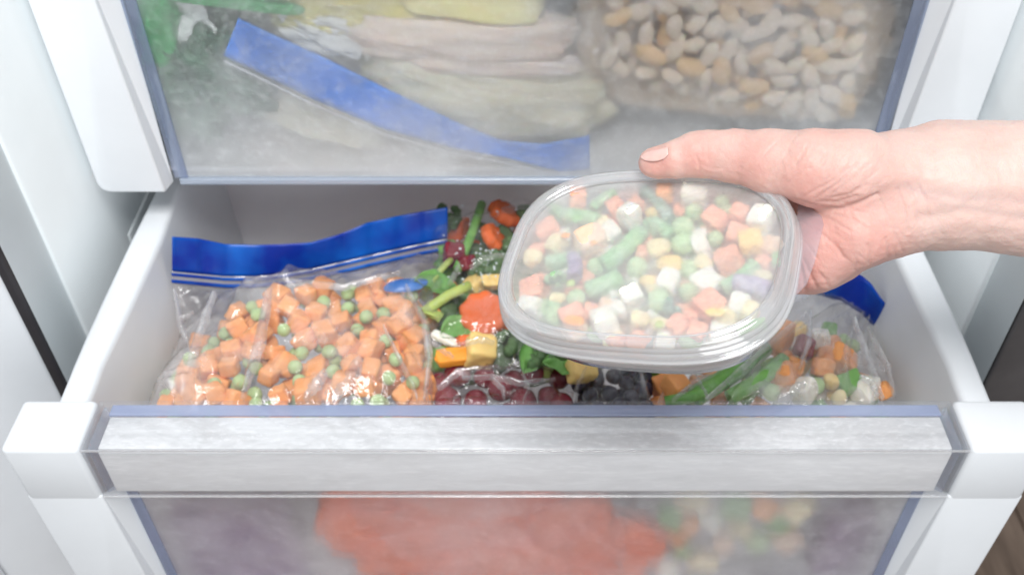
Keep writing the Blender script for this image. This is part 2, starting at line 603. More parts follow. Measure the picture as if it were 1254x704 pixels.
def drawer(label, y0, ztop, zb, pane_mat, upper):
    d = thing('freezer_drawer', label, 'freezer drawer', (0, y0, zb))
    inv = Matrix.Translation((0, -y0, -zb))

    def P(o, par=d):
        o.parent = par
        if par is d:
            o.matrix_parent_inverse = inv
        return o
    yp = y0 + .010                       # pane's front
    for s in (-1, 1):
        xi_t, xi_b = (.2185, .2128) if upper else (.2140, .2110)
        zc = ztop - .0385
        poly = sgn(s, rounded([(.252, zc), (.252, zb), (xi_b, zb), (xi_t, zc)], .008, (1,)))
        st = P(prism('stile', poly, y0, y0 + .016, M['white'], None, .0015))
        # bevelled return from the stile's face back to the pane
        xa, xb = (.2072, .2108) if upper else (.2065, .2085)
        V = [(s * xi_t, y0 + .0012, zc), (s * xi_b, y0 + .0012, zb + .001), (s * xb, yp, zb + .001), (s * xa, yp, zc)]
        P(link('stile_bevel', mesh('stile_bevel', V, [(0, 1, 2, 3)], False), M['white']))
        # end cap of the handle
        x0, x1 = sorted((s * .2142, s * .252))
        P(boxes('end_cap', [(x0, x1, y0 - .0002, y0 + .0315, zc - .0040, ztop)], M['white'], None, .003))
    # pane
    z1 = ztop - .004
    fp = P(boxes('front_pane', [(-.2065, .2065, yp, yp + .003, zb + .0045, z1)], pane_mat))
    fp.data.materials.append(M['inner'])
    for q in fp.data.polygons:
        q.material_index = 0 if q.normal.y < -.5 else 1
    for s in (-1, 1):
        x0, x1 = sorted((s * .2005, s * (.2085 if upper else .2062)))
        P(boxes('pane_edge_refraction', [(x0, x1, yp - .0022, yp - .0004, zb + .005, ztop - .041)], M['edge'], None, .0006))  # blue strips added for the refraction in the pane's side edges
    P(boxes('pane_edge_refraction', [(-.2062, .2062, yp - .0024, yp + .003, zb, zb + .0042)], M['edge_light'], None, .0008))  # pale strip added for refraction along the pane's lower edge
    # handle bar: clear shell outside, frosted lining inside
    h = P(boxes('handle_bar', [(-.2135, .2135, y0 + .0002, y0 + .0306, ztop - .0022, ztop - .0002),
                               (-.2135, .2135, y0 + .0002, y0 + .0022, ztop - .0385, ztop - .0024),
                               (-.2135, -.2120, y0 + .0024, y0 + .0306, ztop - .0385, ztop - .0024),
                               (.2120, .2135, y0 + .0024, y0 + .0306, ztop - .0385, ztop - .0024)], M['bar'], None, .0005))
    # the blue-looking clear strip behind the frosted lining, and the ends
    P(boxes('handle_top_edge', [(-.2075, .2075, y0 + .0236, y0 + .0303, ztop - .0046, ztop - .0030)], M['edge_strip'], None, .0005))
    P(boxes('handle_back', [(-.2118, .2118, y0 + .0284, y0 + .0303, ztop - .036, ztop - .0050)], M['bar'], None, .0005))
    for s in (-1, 1):
        V = [(s * .2112, y0 + .0026, ztop - .003), (s * .2112, y0 + .0280, ztop - .003), (s * .2070, y0 + .0236, ztop - .0075), (s * .2075, y0 + .0040, ztop - .0075),
             (s * .2112, y0 + .0026, ztop - .037), (s * .2075, y0 + .0040, ztop - .036)]
        P(mods(link('handle_end', mesh('handle_end', V, [(0, 1, 2, 3), (0, 3, 5, 4)], False), M['end']), solid=.0015))
    P(boxes('handle_edge_highlight', [(-.2134, .2134, y0 - .0004, y0 + .0004, ztop - .0020, ztop - .0006), (-.2134, .2134, y0 - .0004, y0 + .0010, ztop - .0392, ztop - .0384)], M['rim'], None, .0002))  # thin white bars added as highlight lines along the handle's edges
    P(boxes('handle_frost', [(-.2068, .2068, y0 + .0036, y0 + .0232, ztop - .0060, ztop - .0040)], M['bar_top'], None, .0005))
    P(boxes('handle_frost_front', [(-.2072, .2072, y0 + .0028, y0 + .0040, ztop - .0382, ztop - .0065)], M['bar_front'], None, .0004))
    return d, P


# upper drawer (pushed in)
UD, PU = drawer('closed upper freezer drawer with frosted clear front over white side stiles', .172, .205, .0212, M['panel_up'], True)
for s in (-1, 1):
    x0, x1 = sorted((s * .232, s * .235))
    PU(boxes('side_wall', [(x0, x1, .189, .56, .028, .17)], M['box']))
PU(boxes('back_wall', [(-.232, .232, .557, .56, .028, .17)], M['box']))
PU(boxes('drawer_floor', [(-.232, .232, .189, .557, .025, .028)], M['box']))

# lower drawer (pulled out)
LD, PL = drawer('pulled out lower freezer drawer full of bagged vegetables behind its clear handle', 0, 0, -.20, M['panel_low'], False)
ys = [.0300, .0450, .054, .075, .10, .157, .196, .24, .287]
xo = [.2348, .2350, .2353, .2360, .2363, .2362, .2350, .2345, .234]
xi = [.2190, .2192, .2197, .2190, .2182, .2172, .2190, .2185, .218]
zr = [-.0006, -.0002, 0, -.0005, -.001, -.002, -.002, -.002, -.002]
for s in (-1, 1):
    V, Fa = [], []
    for y, a, b, z in zip(ys, xo, xi, zr):
        V += [(s * (a - .004), y, z - .03), (s * a, y, z - .004), (s * (a - .001), y, z - .001), (s * (a - .003), y, z), (s * (b + .003), y, z), (s * (b + .0008), y, z - .001), (s * b, y, z - .004),
              (s * (b - .010), y, -.195)]
    for i in range(len(ys) - 1):
        for k in range(7):
            Fa.append((i * 8 + k, i * 8 + k + 1, (i + 1) * 8 + k + 1, (i + 1) * 8 + k))
    PL(link('side_wall', mesh('side_wall', V, Fa), M['box'] if False else M['white']))
PL(boxes('back_wall', [(-.226, .226, .273, .277, -.195, -.004)], M['box']))
PL(boxes('drawer_floor', [(-.212, .212, .017, .273, -.199, -.195)], M['box']))


# ------------------------------------------------------------------ food shapes
def cube_sphere(n, rnd_amt, dims, seed, amp, fr=1.4):
    V, Fa, idx = [], [], {}

    def vid(p):
        k = tuple(round(c, 5) for c in p)
        if k not in idx:
            idx[k] = len(V)
            V.append(p)
        return idx[k]
    for ax in range(3):
        for sg in (-1, 1):
            for i in range(n):
                for j in range(n):
                    q = []
                    for a, b in ((i, j), (i + 1, j), (i + 1, j + 1), (i, j + 1)):
                        p = [0, 0, 0]
                        p[ax] = sg
                        p[(ax + 1) % 3] = -1 + 2 * a / n
                        p[(ax + 2) % 3] = -1 + 2 * b / n
                        q.append(vid(tuple(p)))
                    Fa.append(tuple(q if sg > 0 else q[::-1]))
    out = []
    off = Vector((seed * 3.7, seed * 1.3, seed * 7.1))
    sh = random.Random(seed)
    kx, ky = sh.uniform(-.16, .16), sh.uniform(-.16, .16)
    for p in V:
        p = Vector(p)
        sphere = p.normalized()
        l6 = (abs(p.x) ** 9 + abs(p.y) ** 9 + abs(p.z) ** 9) ** (1 / 9)
        q = (p / l6) * (1 - rnd_amt) + sphere * rnd_amt
        q += sphere * mnoise.fractal(q * fr + off, 1, 2, 3) * amp
        q.x += kx * q.z
        q.y += ky * q.z
        out.append((q.x * dims[0] * .5, q.y * dims[1] * .5, q.z * dims[2] * .5))
    return out, Fa


CACHE = {}


def variants(key, k, maker):
    if key not in CACHE:
        CACHE[key] = [maker(i) for i in range(k)]
    return CACHE[key]


def m_cube(i, hi=False):
    r = random.Random(i + 40)
    d = (1, r.uniform(.8, 1.1), r.uniform(.75, 1.05))
    return mesh('cube_piece', *cube_sphere(10 if hi else 7, (.16 if hi else .05) + .12 * r.random(), d, i + 1, .12))


def m_pea(i):
    return mesh('pea', *cube_sphere(6, 1.0, (1, 1, .96), i + 11, .07, 1.6))


def m_corn(i):
    V, Fa = cube_sphere(6, .8, (1, .8, .6), i + 21, .06)
    V = [(x, y * (1 - .45 * (x + .1)), z * (1 - .3 * x)) for x, y, z in V]
    return mesh('corn', V, Fa)


def m_kidney(i):
    V, Fa = cube_sphere(7, 1.0, (1.0, .58, .50), i + 31, .05)
    return mesh('bean', [(x, y + .22 * (x * x), z) for x, y, z in V], Fa)


def tube(pts, rad, seg=12, open_cut=True, seed=0, wob=.06):
    """bent stem between cut ends: side, slightly sunken cut faces"""
    P = [Vector(p) for p in pts]
    V, Fa = [], []
    n = len(P)
    for i, p in enumerate(P):
        t = (P[min(i + 1, n - 1)] - P[max(i - 1, 0)]).normalized()
        a = t.cross(Vector((.3, .1, 1))).normalized()
        b = t.cross(a)
        for k in range(seg):
            an = 2 * math.pi * k / seg
            r = rad * (1 + wob * mnoise.noise(Vector((i * .9 + seed, k * .8, seed * 2.3))))
            V.append(p + a * r * math.cos(an) + b * r * math.sin(an))
    for i in range(n - 1):
        for k in range(seg):
            Fa.append((i * seg + k, i * seg + (k + 1) % seg, (i + 1) * seg + (k + 1) % seg, (i + 1) * seg + k))
    for e, i in ((1, 0), (-1, n - 1)):
        t = (P[1] - P[0]).normalized() if i == 0 else (P[-1] - P[-2]).normalized() * -1
        b0 = len(V)
        for f, dpt in ((.72, .0), ):
            for k in range(seg):
                V.append(P[i] + (V[i * seg + k] - P[i]) * f - t * rad * .04)
        V.append(P[i] + t * rad * .22)
        for k in range(seg):
            Fa.append((i * seg + k, i * seg + (k + 1) % seg, b0 + (k + 1) % seg, b0 + k))
            Fa.append((b0 + k, b0 + (k + 1) % seg, b0 + seg))
    return V, Fa


def put(name, me, mat, pos, size, rot, label, cat, group=None, parent=None):
    key = (me.name, mat.name)
    if key not in CACHE:
        m2 = me.copy()
        m2.materials.clear()
        m2.materials.append(mat)
        CACHE[key] = m2
    o = bpy.data.objects.new(name, CACHE[key])
    COL.objects.link(o)
    o.location = pos
    o.scale = (size, size, size) if isinstance(size, (int, float)) else size
    o.rotation_euler = rot
    if parent is not None:
        o.parent = parent
    else:
        tag(o, label, cat, group)
    return o


def rrot():
    return (rnd.uniform(0, 6.3), rnd.uniform(0, 6.3), rnd.uniform(0, 6.3))


cubes = lambda: variants('cube', 6, m_cube)
cubes_hi = lambda: variants('cubehi', 6, lambda i: m_cube(i, True))
peas = lambda: variants('pea', 3, m_pea)
corns = lambda: variants('corn', 4, m_corn)
kidneys = lambda: variants('kidney', 4, m_kidney)


def floret(i):
    r = random.Random(i)
    bm = bmesh.new()
    for k in range(34):
        u, v = r.uniform(0, 6.28), r.uniform(.1, 1)
        p = Vector((math.cos(u) * math.sqrt(1 - v * v), math.sin(u) * math.sqrt(1 - v * v), v * .75)) * .42
        ret = bmesh.ops.create_icosphere(bm, subdivisions=2, radius=r.uniform(.10, .17), matrix=Matrix.Translation(p))
        for q in ret['verts']:
            q.co += (q.co - p).normalized() * .035 * mnoise.noise(q.co * 14)
    me = bpy.data.meshes.new('floret')
    bm.to_mesh(me)
    bm.free()
    me.polygons.foreach_set('use_smooth', [True] * len(me.polygons))
    return me


def stalk_mesh(i):
    return mesh('stalk', *tube([(0, 0, .15), (.01, 0, -.1), (.03, .02, -.34), (.05, .0, -.5)], .14, 12, seed=i, wob=.2))


def disc(i):
    """crinkle-cut slice"""
    r = random.Random(i)
    n, V, Fa = 40, [], []
    rings = [(0, .18), (.5, .18), (.86, .19), (.98, .12), (1.0, 0), (.98, -.12), (.86, -.19), (.5, -.18), (0, -.18)]
    for a, z in rings:
        for k in range(n):
            an = 6.2832 * k / n
            rr = a * .5 * (1 + .05 * math.cos(an * 9) + .05 * mnoise.noise(Vector((math.cos(an) + i, math.sin(an), 0))))
            V.append((rr * math.cos(an), rr * math.sin(an), z + .03 * math.sin(rr * 60 + i) * (1 if a < .9 else 0)))
    for j in range(len(rings) - 1):
        for k in range(n):
            Fa.append((j * n + k, j * n + (k + 1) % n, (j + 1) * n + (k + 1) % n, (j + 1) * n + k))
    return mesh('slice', V, Fa)


def leaf_mesh(i):
    r = random.Random(i)
    n, V, Fa = 10, [], []
    for a in range(n + 1):
        t = a / n
        w = .32 * math.sin(math.pi * min(1, t * 1.02 + .02)) ** .7
        for b in range(n + 1):
            s = b / n * 2 - 1
            V.append((t - .5, s * w, .10 * s * s + .14 * fbm(t * 3 + i, s * 2, i) - .2 * (t - .5) ** 2))
    for a in range(n):
        for b in range(n):
            Fa.append((a * 11 + b, a * 11 + b + 1, (a + 1) * 11 + b + 1, (a + 1) * 11 + b))
    return mesh('leaf', V, Fa)


discs = lambda: variants('disc', 3, disc)
florets = lambda: variants('floret', 3, floret)
stalks = lambda: variants('stalk', 2, stalk_mesh)
leaves = lambda: variants('leaf', 3, leaf_mesh)


def put_floret(pos, size, rot, label, group=None):
    e = thing('broccoli_floret', label, 'broccoli', pos, group)
    e.rotation_euler = rot
    e.scale = (size,) * 3
    put('crown', rnd.choice(florets()), M['broccoli'], (0, 0, 0), 1, (0, 0, 0), None, None, None, e)
    put('stalk', rnd.choice(stalks()), M['stalk'], (0, 0, 0), 1, (0, 0, 0), None, None, None, e)
    return e


def scatter(n, fn, mind, tries=6000):
    pts = []
    for _ in range(tries):
        p = fn()
        if p is None:
            continue
        if all((p[0] - q[0]) ** 2 + (p[1] - q[1]) ** 2 + (p[2] - q[2]) ** 2 > mind * mind for q in pts):
            pts.append(p)
            if len(pts) >= n:
                break
    return pts


# ------------------------------------------------------------------ LEFT ZIP BAG: carrots and peas
FL, FR_, BL, BR = (-.205, .036), (-.053, .040), (-.2125, .150), (-.050, .198)


def lb_xy(u, v):
    x = (FL[0] * (1 - u) + FR_[0] * u) * (1 - v) + (BL[0] * (1 - u) + BR[0] * u) * v
    y = (FL[1] * (1 - u) + FR_[1] * u) * (1 - v) + (BL[1] * (1 - u) + BR[1] * u) * v
    return x, y


def lb_top(u, v):
    e = min(1, (1 - abs(2 * u - 1)) * 4.5)
    z = -.052 + .020 * (e ** .5)
    z += .005 * math.sin(u * 9 + 1) * math.sin(v * 5 + .5) - .008 * max(0, v - .75) / .25
    z -= .010 * max(0, .3 - u) / .3 * v + .012 * max(0, .18 - v) / .18
    return z


lb = thing('zip_bag', 'clear zip bag with a wavy dark blue top strip, full of carrot cubes and peas', 'freezer bag', (-.13, .1, -.09))
lbi = Matrix.Translation((.13, -.1, .09))


def LB(o):
    o.parent = lb
    o.matrix_parent_inverse = lbi
    return o


ST_T = [(211, 290), (243, 292), (276, 299), (312, 300), (346, 299), (381, 297), (416, 287), (450, 273), (485, 265), (517, 259), (548, 254)]
ST_B = [(211, 332), (243, 335), (276, 338), (312, 338), (346, 335), (381, 329), (416, 321), (450, 313), (485, 305), (517, 298), (548, 292)]


def strip_px(u, t, dy=0.0):
    """t = 0 at the strip's lower edge, 1 at its top; dy in photograph pixels below it"""
    k = u * (len(ST_T) - 1)
    i = min(int(k), len(ST_T) - 2)
    f = k - i
    f = f * f * (3 - 2 * f) * .5 + f * .5
    T = [ST_T[i][c] * (1 - f) + ST_T[i + 1][c] * f for c in (0, 1)]
    B = [ST_B[i][c] * (1 - f) + ST_B[i + 1][c] * f for c in (0, 1)]
    x, y = B[0] + (T[0] - B[0]) * t, B[1] + (T[1] - B[1]) * t + dy
    return pl(x, y, 1, .147 + .050 * u + .003 * math.sin(u * 9) * (.4 + t) + .005 * t - .00008 * dy)


LB(grid('zip_track', lambda u, v: strip_px(u, 0, 15 - 14.5 * v), 60, 4, M['zip_clear'], None, .0008))
for k, (h0, h1) in enumerate(((12.5, 9.5), (4.0, 1.5))):
    LB(grid('zip_ridge', lambda u, v: strip_px(u, 0, h0 + v * (h1 - h0)) + np.array((0, -.0012, .0003)), 60, 3, M['zip_blue'], None, .0012))
LB(grid('zip_strip', lambda u, v: strip_px(u, v), 80, 10, M['zip_blue'], None, .0006))
def lb_film(u, v):
    if v < .8:
        t = v / .8
        x, y = lb_xy(u, t * .84)
        z = lb_top(u, t * .84) + .0075
    else:
        t = (v - .8) / .2
        x0, y0 = lb_xy(u, .84)
        z0 = lb_top(u, .84) + .0075
        x1, y1, z1 = strip_px(u, 0, 15)
        x, y, z = x0 + (x1 - x0) * t, y0 + (y1 - y0) * t, z0 + (z1 - z0) * t
    wr = .0035 * fbm(u * 4 + 3, v * 5, 1.2) + .0040 * abs(fbm((u + .25 * v) * 15, v * 4, 4.4)) + .0030 * abs(fbm((u - .3 * v) * 9 + 4, v * 10, 8.4)) + .004 * max(0, 1 - abs(u - .33 - .12 * v) / .035) + .003 * max(0, 1 - abs(u - .13 - .18 * v) / .03)
    return (x, y, z + wr * min(1, (1 - v) * 8))


LB(grid('film', lb_film, 110, 80, M['film']))


# the small blue oval printed on the bag behind
def lb_pt():
    u, v = rnd.uniform(.03, .975), rnd.uniform(.0, .83)
    if u < .2 and v > .5 or u > .9 and v > .6 or u < .1 and rnd.random() < .6:
        return None
    x, y = lb_xy(u, v)
    return (x, y, lb_top(u, v) - rnd.uniform(.002, .008))


def lb_pt2():
    u, v = rnd.uniform(.04, .96), rnd.uniform(.02, .83)
    x, y = lb_xy(u, v)
    return (x, y, lb_top(u, v) - rnd.uniform(.013, .019))


pts = scatter(150, lb_pt, .0106) + scatter(115, lb_pt2, .0102)
for i, p in enumerate(pts):
    if rnd.random() < .36:
        put('pea', rnd.choice(peas()), M['pea'], p, rnd.uniform(.0078, .0090), rrot(), 'round green pea among carrot cubes in the blue strip zip bag on the left', 'pea', 'peas in the left zip bag')
    else:
        put('carrot_cube', rnd.choice(cubes()), M['carrot'], p, rnd.uniform(.0104, .0140), rrot(), 'orange carrot cube among peas in the blue strip zip bag on the left', 'carrot cube', 'carrot cubes in the left zip bag')


# ------------------------------------------------------------------ CENTRE BAG: mixed vegetables
cb = thing('vegetable_bag', 'clear bag of mixed broccoli, carrot slices and corn between the zip bags', 'freezer bag', (0, .15, -.08))
cbi = Matrix.Translation((0, -.15, .08))


def heap_film(name, parent, inv, x0, x1, y0, y1, zf, mat, nu=70, nv=60, amp=.004, seed=0):
    o = grid(name, lambda u, v: (x0 + (x1 - x0) * u, y0 + (y1 - y0) * v,
                                 zf(u, v) + amp * fbm(u * 5 + seed, v * 5, seed) + amp * .8 * abs(fbm((u - .4 * v) * 13 + seed, v * 3 + u * 2, seed + 3))), nu, nv, mat)
    o.parent = parent
    o.matrix_parent_inverse = inv
    return o


heap_film('film', cb, cbi, -.060, .062, .088, .235, lambda u, v: -.022 - .02 * max(0, .15 - v) / .15 - .014 * max(0, v - .8) / .2 - .01 * (2 * u - 1) ** 4, M['film_clear'], seed=2.0)
ov = link('printed_oval', mesh('printed_oval', [(0, 0, 0)] + [(.0135 * math.cos(a * .2618), .0048 * math.sin(a * .2618), .0006 * math.cos(a * .2618 * 3)) for a in range(24)], [(0, 1 + a, 1 + (a + 1) % 24) for a in range(24)]), M['oval'])
mods(ov, solid=.0004)
ov.location = pl(497, 349, 2, -.0275)
ov.rotation_euler = (.25, 0, .22)
LB(ov)


def Z(px, py, z):
    return pl(px, py, 2, z)


S = lambda px: px * .00051      # size of a pixel at the drawer's heap, metres
cen_items = [
    ('slice', 592, 386, 56, 'carrot_dark', (.5, -.1, 0), 'large crinkled orange carrot slice beside the held container', 'carrot slice'),
    ('slice', 618, 262, 44, 'carrot_dark', (.3, .5, 1), 'orange carrot slice at the dark back of the vegetable bag, farthest back', 'carrot slice'),
    ('slice', 604, 292, 40, 'carrot_dark', (.9, -.4, 2), 'orange carrot slice dusted with ice, just in front of the farthest slice', 'carrot slice'),
    ('slice', 575, 416, 30, 'carrot_dark', (.2, .8, 2), 'small orange carrot piece under the large crinkled slice', 'carrot slice'),
    ('cube', 588, 430, 34, 'corn', (.3, .4, .2), 'pale yellow corn chunk below the large carrot slice', 'corn'),
    ('cube', 557, 437, (44, 20, 18), 'carrot_core', (.2, .2, .35), 'glossy orange pepper strip left of the yellow corn chunk', 'pepper strip'),
    ('stem', 548, 368, (515, 385, 575, 350, 13), 'stalk', None, 'yellow green stalk lying above the large carrot slice', 'stalk'),
    ('stem', 540, 330, (520, 355, 552, 318, 8), 'stalk', None, 'thin green stalk beside the blue zip strip end', 'stalk'),
    ('leaf', 560, 402, 50, 'leaf', (.3, .2, .8), 'bright green leaf piece left of the large carrot slice', 'leaf'),
    ('leaf', 535, 350, 60, 'leaf', (.2, .6, .3), 'bright green leaf piece near the printed blue oval', 'leaf'),
    ('leaf', 525, 385, 44, 'stalk', (.6, .3, 2.3), 'pale green leaf scrap at the edge of the carrot and pea bag', 'leaf'),
    ('leaf', 650, 436, 46, 'leaf', (.5, -.2, 1.2), 'green leaf under the left rim of the held container', 'leaf'),
    ('leaf', 690, 446, 50, 'leaf', (.2, .3, .2), 'green leaf under the front of the held container', 'leaf'),
    ('cube', 712, 452, 30, 'corn', (.5, .2, .3), 'yellow corn chunk under the front of the held container', 'corn'),
    ('cube', 556, 312, 26, 'cherry', (.3, .3, .3), 'dull red vegetable cube behind the pale ice cluster', 'beet cube'),
    ('cube', 572, 322, 20, 'cherry', (.9, .3, .7), 'smaller dull red vegetable cube beside the larger one', 'beet cube'),
    ('stem', 577, 280, (560, 330, 590, 250, 12), 'leaf', None, 'dark green stem standing left of the back carrot slices', 'stem'),
    ('cube', 610, 345, (40, 22, 16), 'corn', (.2, .1, .2), 'yellow strip above the large carrot slice', 'pepper strip'),
    ('cube', 545, 415, (34, 12, 8), 'potato', (.1, .2, -.4), 'white ice covered strip above the pepper strip', 'onion strip'),
]
for it in cen_items:
    kind, px, py, sz, mt, ro, lab, cat = it
    p = Z(px, py, -.034)
    nm = cat.replace(' ', '_')
    if kind == 'slice':
        put(nm, rnd.choice(discs()), M[mt], p, S(sz), ro, lab, cat)
    elif kind == 'cube':
        s = tuple(S(a) for a in sz) if isinstance(sz, tuple) else S(sz)
        put(nm, rnd.choice(cubes_hi()), M[mt], p, s, ro, lab, cat)
    elif kind == 'leaf':
        put(nm, rnd.choice(leaves()), M[mt], p, S(sz), ro, lab, cat)
    else:
        a, b = Vector(Z(sz[0], sz[1], -.036)), Vector(Z(sz[2], sz[3], -.032))
        mid = (a + b) / 2 + Vector((.002, .001, .003))
        V, Fa = tube([a, a.lerp(mid, .5), mid, mid.lerp(b, .5), b], S(sz[4]) * .5, 12, seed=px)
        tag(link(nm, mesh(nm, V, Fa), M[mt]), lab, cat)
for px, py, sz, lab in ((628, 425, 46, 'dark green broccoli floret right of the yellow corn chunk'), (668, 440, 50, 'dark green broccoli floret beneath the held container'),
                        (548, 268, 40, 'dark green broccoli floret beside the end of the blue zip strip'), (600, 330, 52, 'dark green icy broccoli floret behind the large carrot slice'), (632, 310, 44, 'dark green broccoli floret at the container\'s left rim'),
                        (650, 268, 44, 'darkest green broccoli floret at the back under the closed drawer')):
    put_floret(Z(px, py, -.040), S(sz), (rnd.uniform(-.6, .3), rnd.uniform(-.4, .4), rnd.uniform(0, 6)), lab)
for i, p in enumerate(scatter(70, lambda: (rnd.uniform(-.052, .060), rnd.uniform(.098, .225), rnd.uniform(-.058, -.044)), .0135)):
    k = rnd.choice(('carrot_dark', 'broccoli', 'leaf', 'corn', 'broccoli', 'carrot_dark'))
    nm = {'carrot_dark': 'carrot_cube', 'broccoli': 'broccoli_bit', 'leaf': 'bean_piece', 'corn': 'corn_kernel'}[k]
    put(nm, rnd.choice(cubes()), M[k], p, rnd.uniform(.012, .017), rrot(), {'carrot_cube': 'orange carrot cube low in the mixed vegetable bag', 'broccoli_bit': 'dark green broccoli bit low in the mixed vegetable bag',
        'bean_piece': 'green bean piece low in the mixed vegetable bag', 'corn_kernel': 'yellow corn kernel low in the mixed vegetable bag'}[nm], nm.replace('_', ' '), nm.replace('_', ' ') + 's low in the mixed vegetable bag')
# loose ice crystals in the centre bag
ice = food('ice', (.80, .86, .88), (.7, .78, .82), .3, 100, .2)
V, Fa = [], []
for i in range(60):
    if i < 40:
        p = Vector(Z(rnd.gauss(600, 20), rnd.gauss(325, 14), -.024))
    else:
        p = Vector(Z(rnd.uniform(540, 640), rnd.uniform(250, 350), -.026))
    r = rnd.uniform(.0004, .0011)
    b0 = len(V)
    V += [p + Vector((r * rnd.uniform(.5, 1.5), 0, 0)), p - Vector((r, 0, 0)), p + Vector((0, r, 0)), p - Vector((0, r * rnd.uniform(.5, 1.6), 0)), p + Vector((0, 0, r)), p - Vector((0, 0, r))]
    Fa += [tuple(b0 + k for k in t) for t in ((0, 2, 4), (2, 1, 4), (1, 3, 4), (3, 0, 4), (2, 0, 5), (1, 2, 5), (3, 1, 5), (0, 3, 5))]
io = link('ice_crystals', mesh('ice_crystals', V, Fa, False), ice)
io['kind'] = 'stuff'
tag(io, 'loose white ice crystals in the mixed vegetable bag', 'ice')

# ------------------------------------------------------------------ BERRY BAGS at the front
bb = thing('berry_bag', 'clear bag of dark red berries behind the middle of the handle', 'freezer bag', (-.014, .075, -.08))
bbi = Matrix.Translation((.014, -.075, .08))
heap_film('film', bb, bbi, -.056, .030, .040, .098, lambda u, v: -.036 - .016 * (2 * u - 1) ** 4 - .012 * max(0, v - .75) / .25, M['film_clear'], 60, 40, .006, 5.0)
for p in scatter(30, lambda: (rnd.uniform(-.05, .024), rnd.uniform(.045, .092), rnd.uniform(-.055, -.046)), .0125):
    put('red_berry', rnd.choice(peas()), M['cherry'], p, rnd.uniform(.013, .017), rrot(), 'dark red berry in the bag behind the middle of the handle', 'berry', 'red berries in the front bag')
db = thing('berry_bag', 'clear bag of blue black berries right of the red berry bag', 'freezer bag', (.046, .075, -.08))
dbi = Matrix.Translation((-.046, -.075, .08))
heap_film('film', db, dbi, .026, .072, .040, .100, lambda u, v: -.040 - .010 * (2 * u - 1) ** 4, M['film_clear'], 40, 40, .005, 9.0)
for p in scatter(40, lambda: (rnd.uniform(.030, .070), rnd.uniform(.045, .098), rnd.uniform(-.058, -.048)), .009):
    put('blueberry', rnd.choice(peas()), M['blueberry'], p, rnd.uniform(.009, .012), rrot(), 'blue black berry in the small dark bag under the container', 'berry', 'blueberries in the dark bag')

# ------------------------------------------------------------------ RIGHT ZIP BAG
rb = thing('zip_bag', 'clear creased zip bag with a blue strip under the hand, right of the berries', 'freezer bag', (.14, .1, -.09))
rbi = Matrix.Translation((-.14, -.1, .09))


def RB(o):
    o.parent = rb
    o.matrix_parent_inverse = rbi
    return o


TOPS = [(930, 318, .0), (985, 320, .0), (1045, 333, -.002), (1068, 350, -.004), (1083, 368, -.008)]
BOTS = [(930, 352, -.03), (985, 356, -.03), (1030, 368, -.03), (1055, 384, -.031), (1074, 403, -.034)]


def rb_edge(tab, u):
    t = u * (len(tab) - 1)
    i = min(int(t), len(tab) - 2)
    f = t - i
    a, b = pl(*tab[i][:2], 1, .150 - .004 * i), pl(*tab[i + 1][:2], 1, .150 - .004 * (i + 1))
    return a * (1 - f) + b * f


def rb_strip(u, v):
    a, b = rb_edge(BOTS, u), rb_edge(TOPS, u)
    return a * (1 - v) + b * v + np.array((0, .003 * math.sin(u * 12) * v, 0))


RB(grid('zip_strip', rb_strip, 40, 8, M['zip_blue'], None, .0006))


def rb_film(u, v):
    e = rb_edge(BOTS, u)
    f = np.array((.066 + .143 * u, .036, -.052))
    m = np.array((.072 + .130 * u, .095, -.026 - .02 * (2 * u - 1) ** 4))
    p = f * (1 - v) ** 2 + m * 2 * v * (1 - v) * 1.0 + e * v ** 2
    p = np.array(p)
    wr = .004 * fbm(u * 4, v * 4, 7.7)
    for c, sl, a in ((.22, .55, .006), (.42, .5, .006), (.60, .2, .004), (.78, .02, .005), (.9, -.1, .006)):
        wr += a * max(0, 1 - abs(u - c - sl * (v - .5) * .8) / .03)
    wr += .002 * abs(fbm(u * 20 + v * 5, v * 3, 2))
    p[2] += wr * (1 if v < .95 else .3) + .003
    return p


RB(grid('film', rb_film, 120, 80, M['film']))


def rb_z(px, py, dz=0):
    return Z(px, py, -.042 + dz)


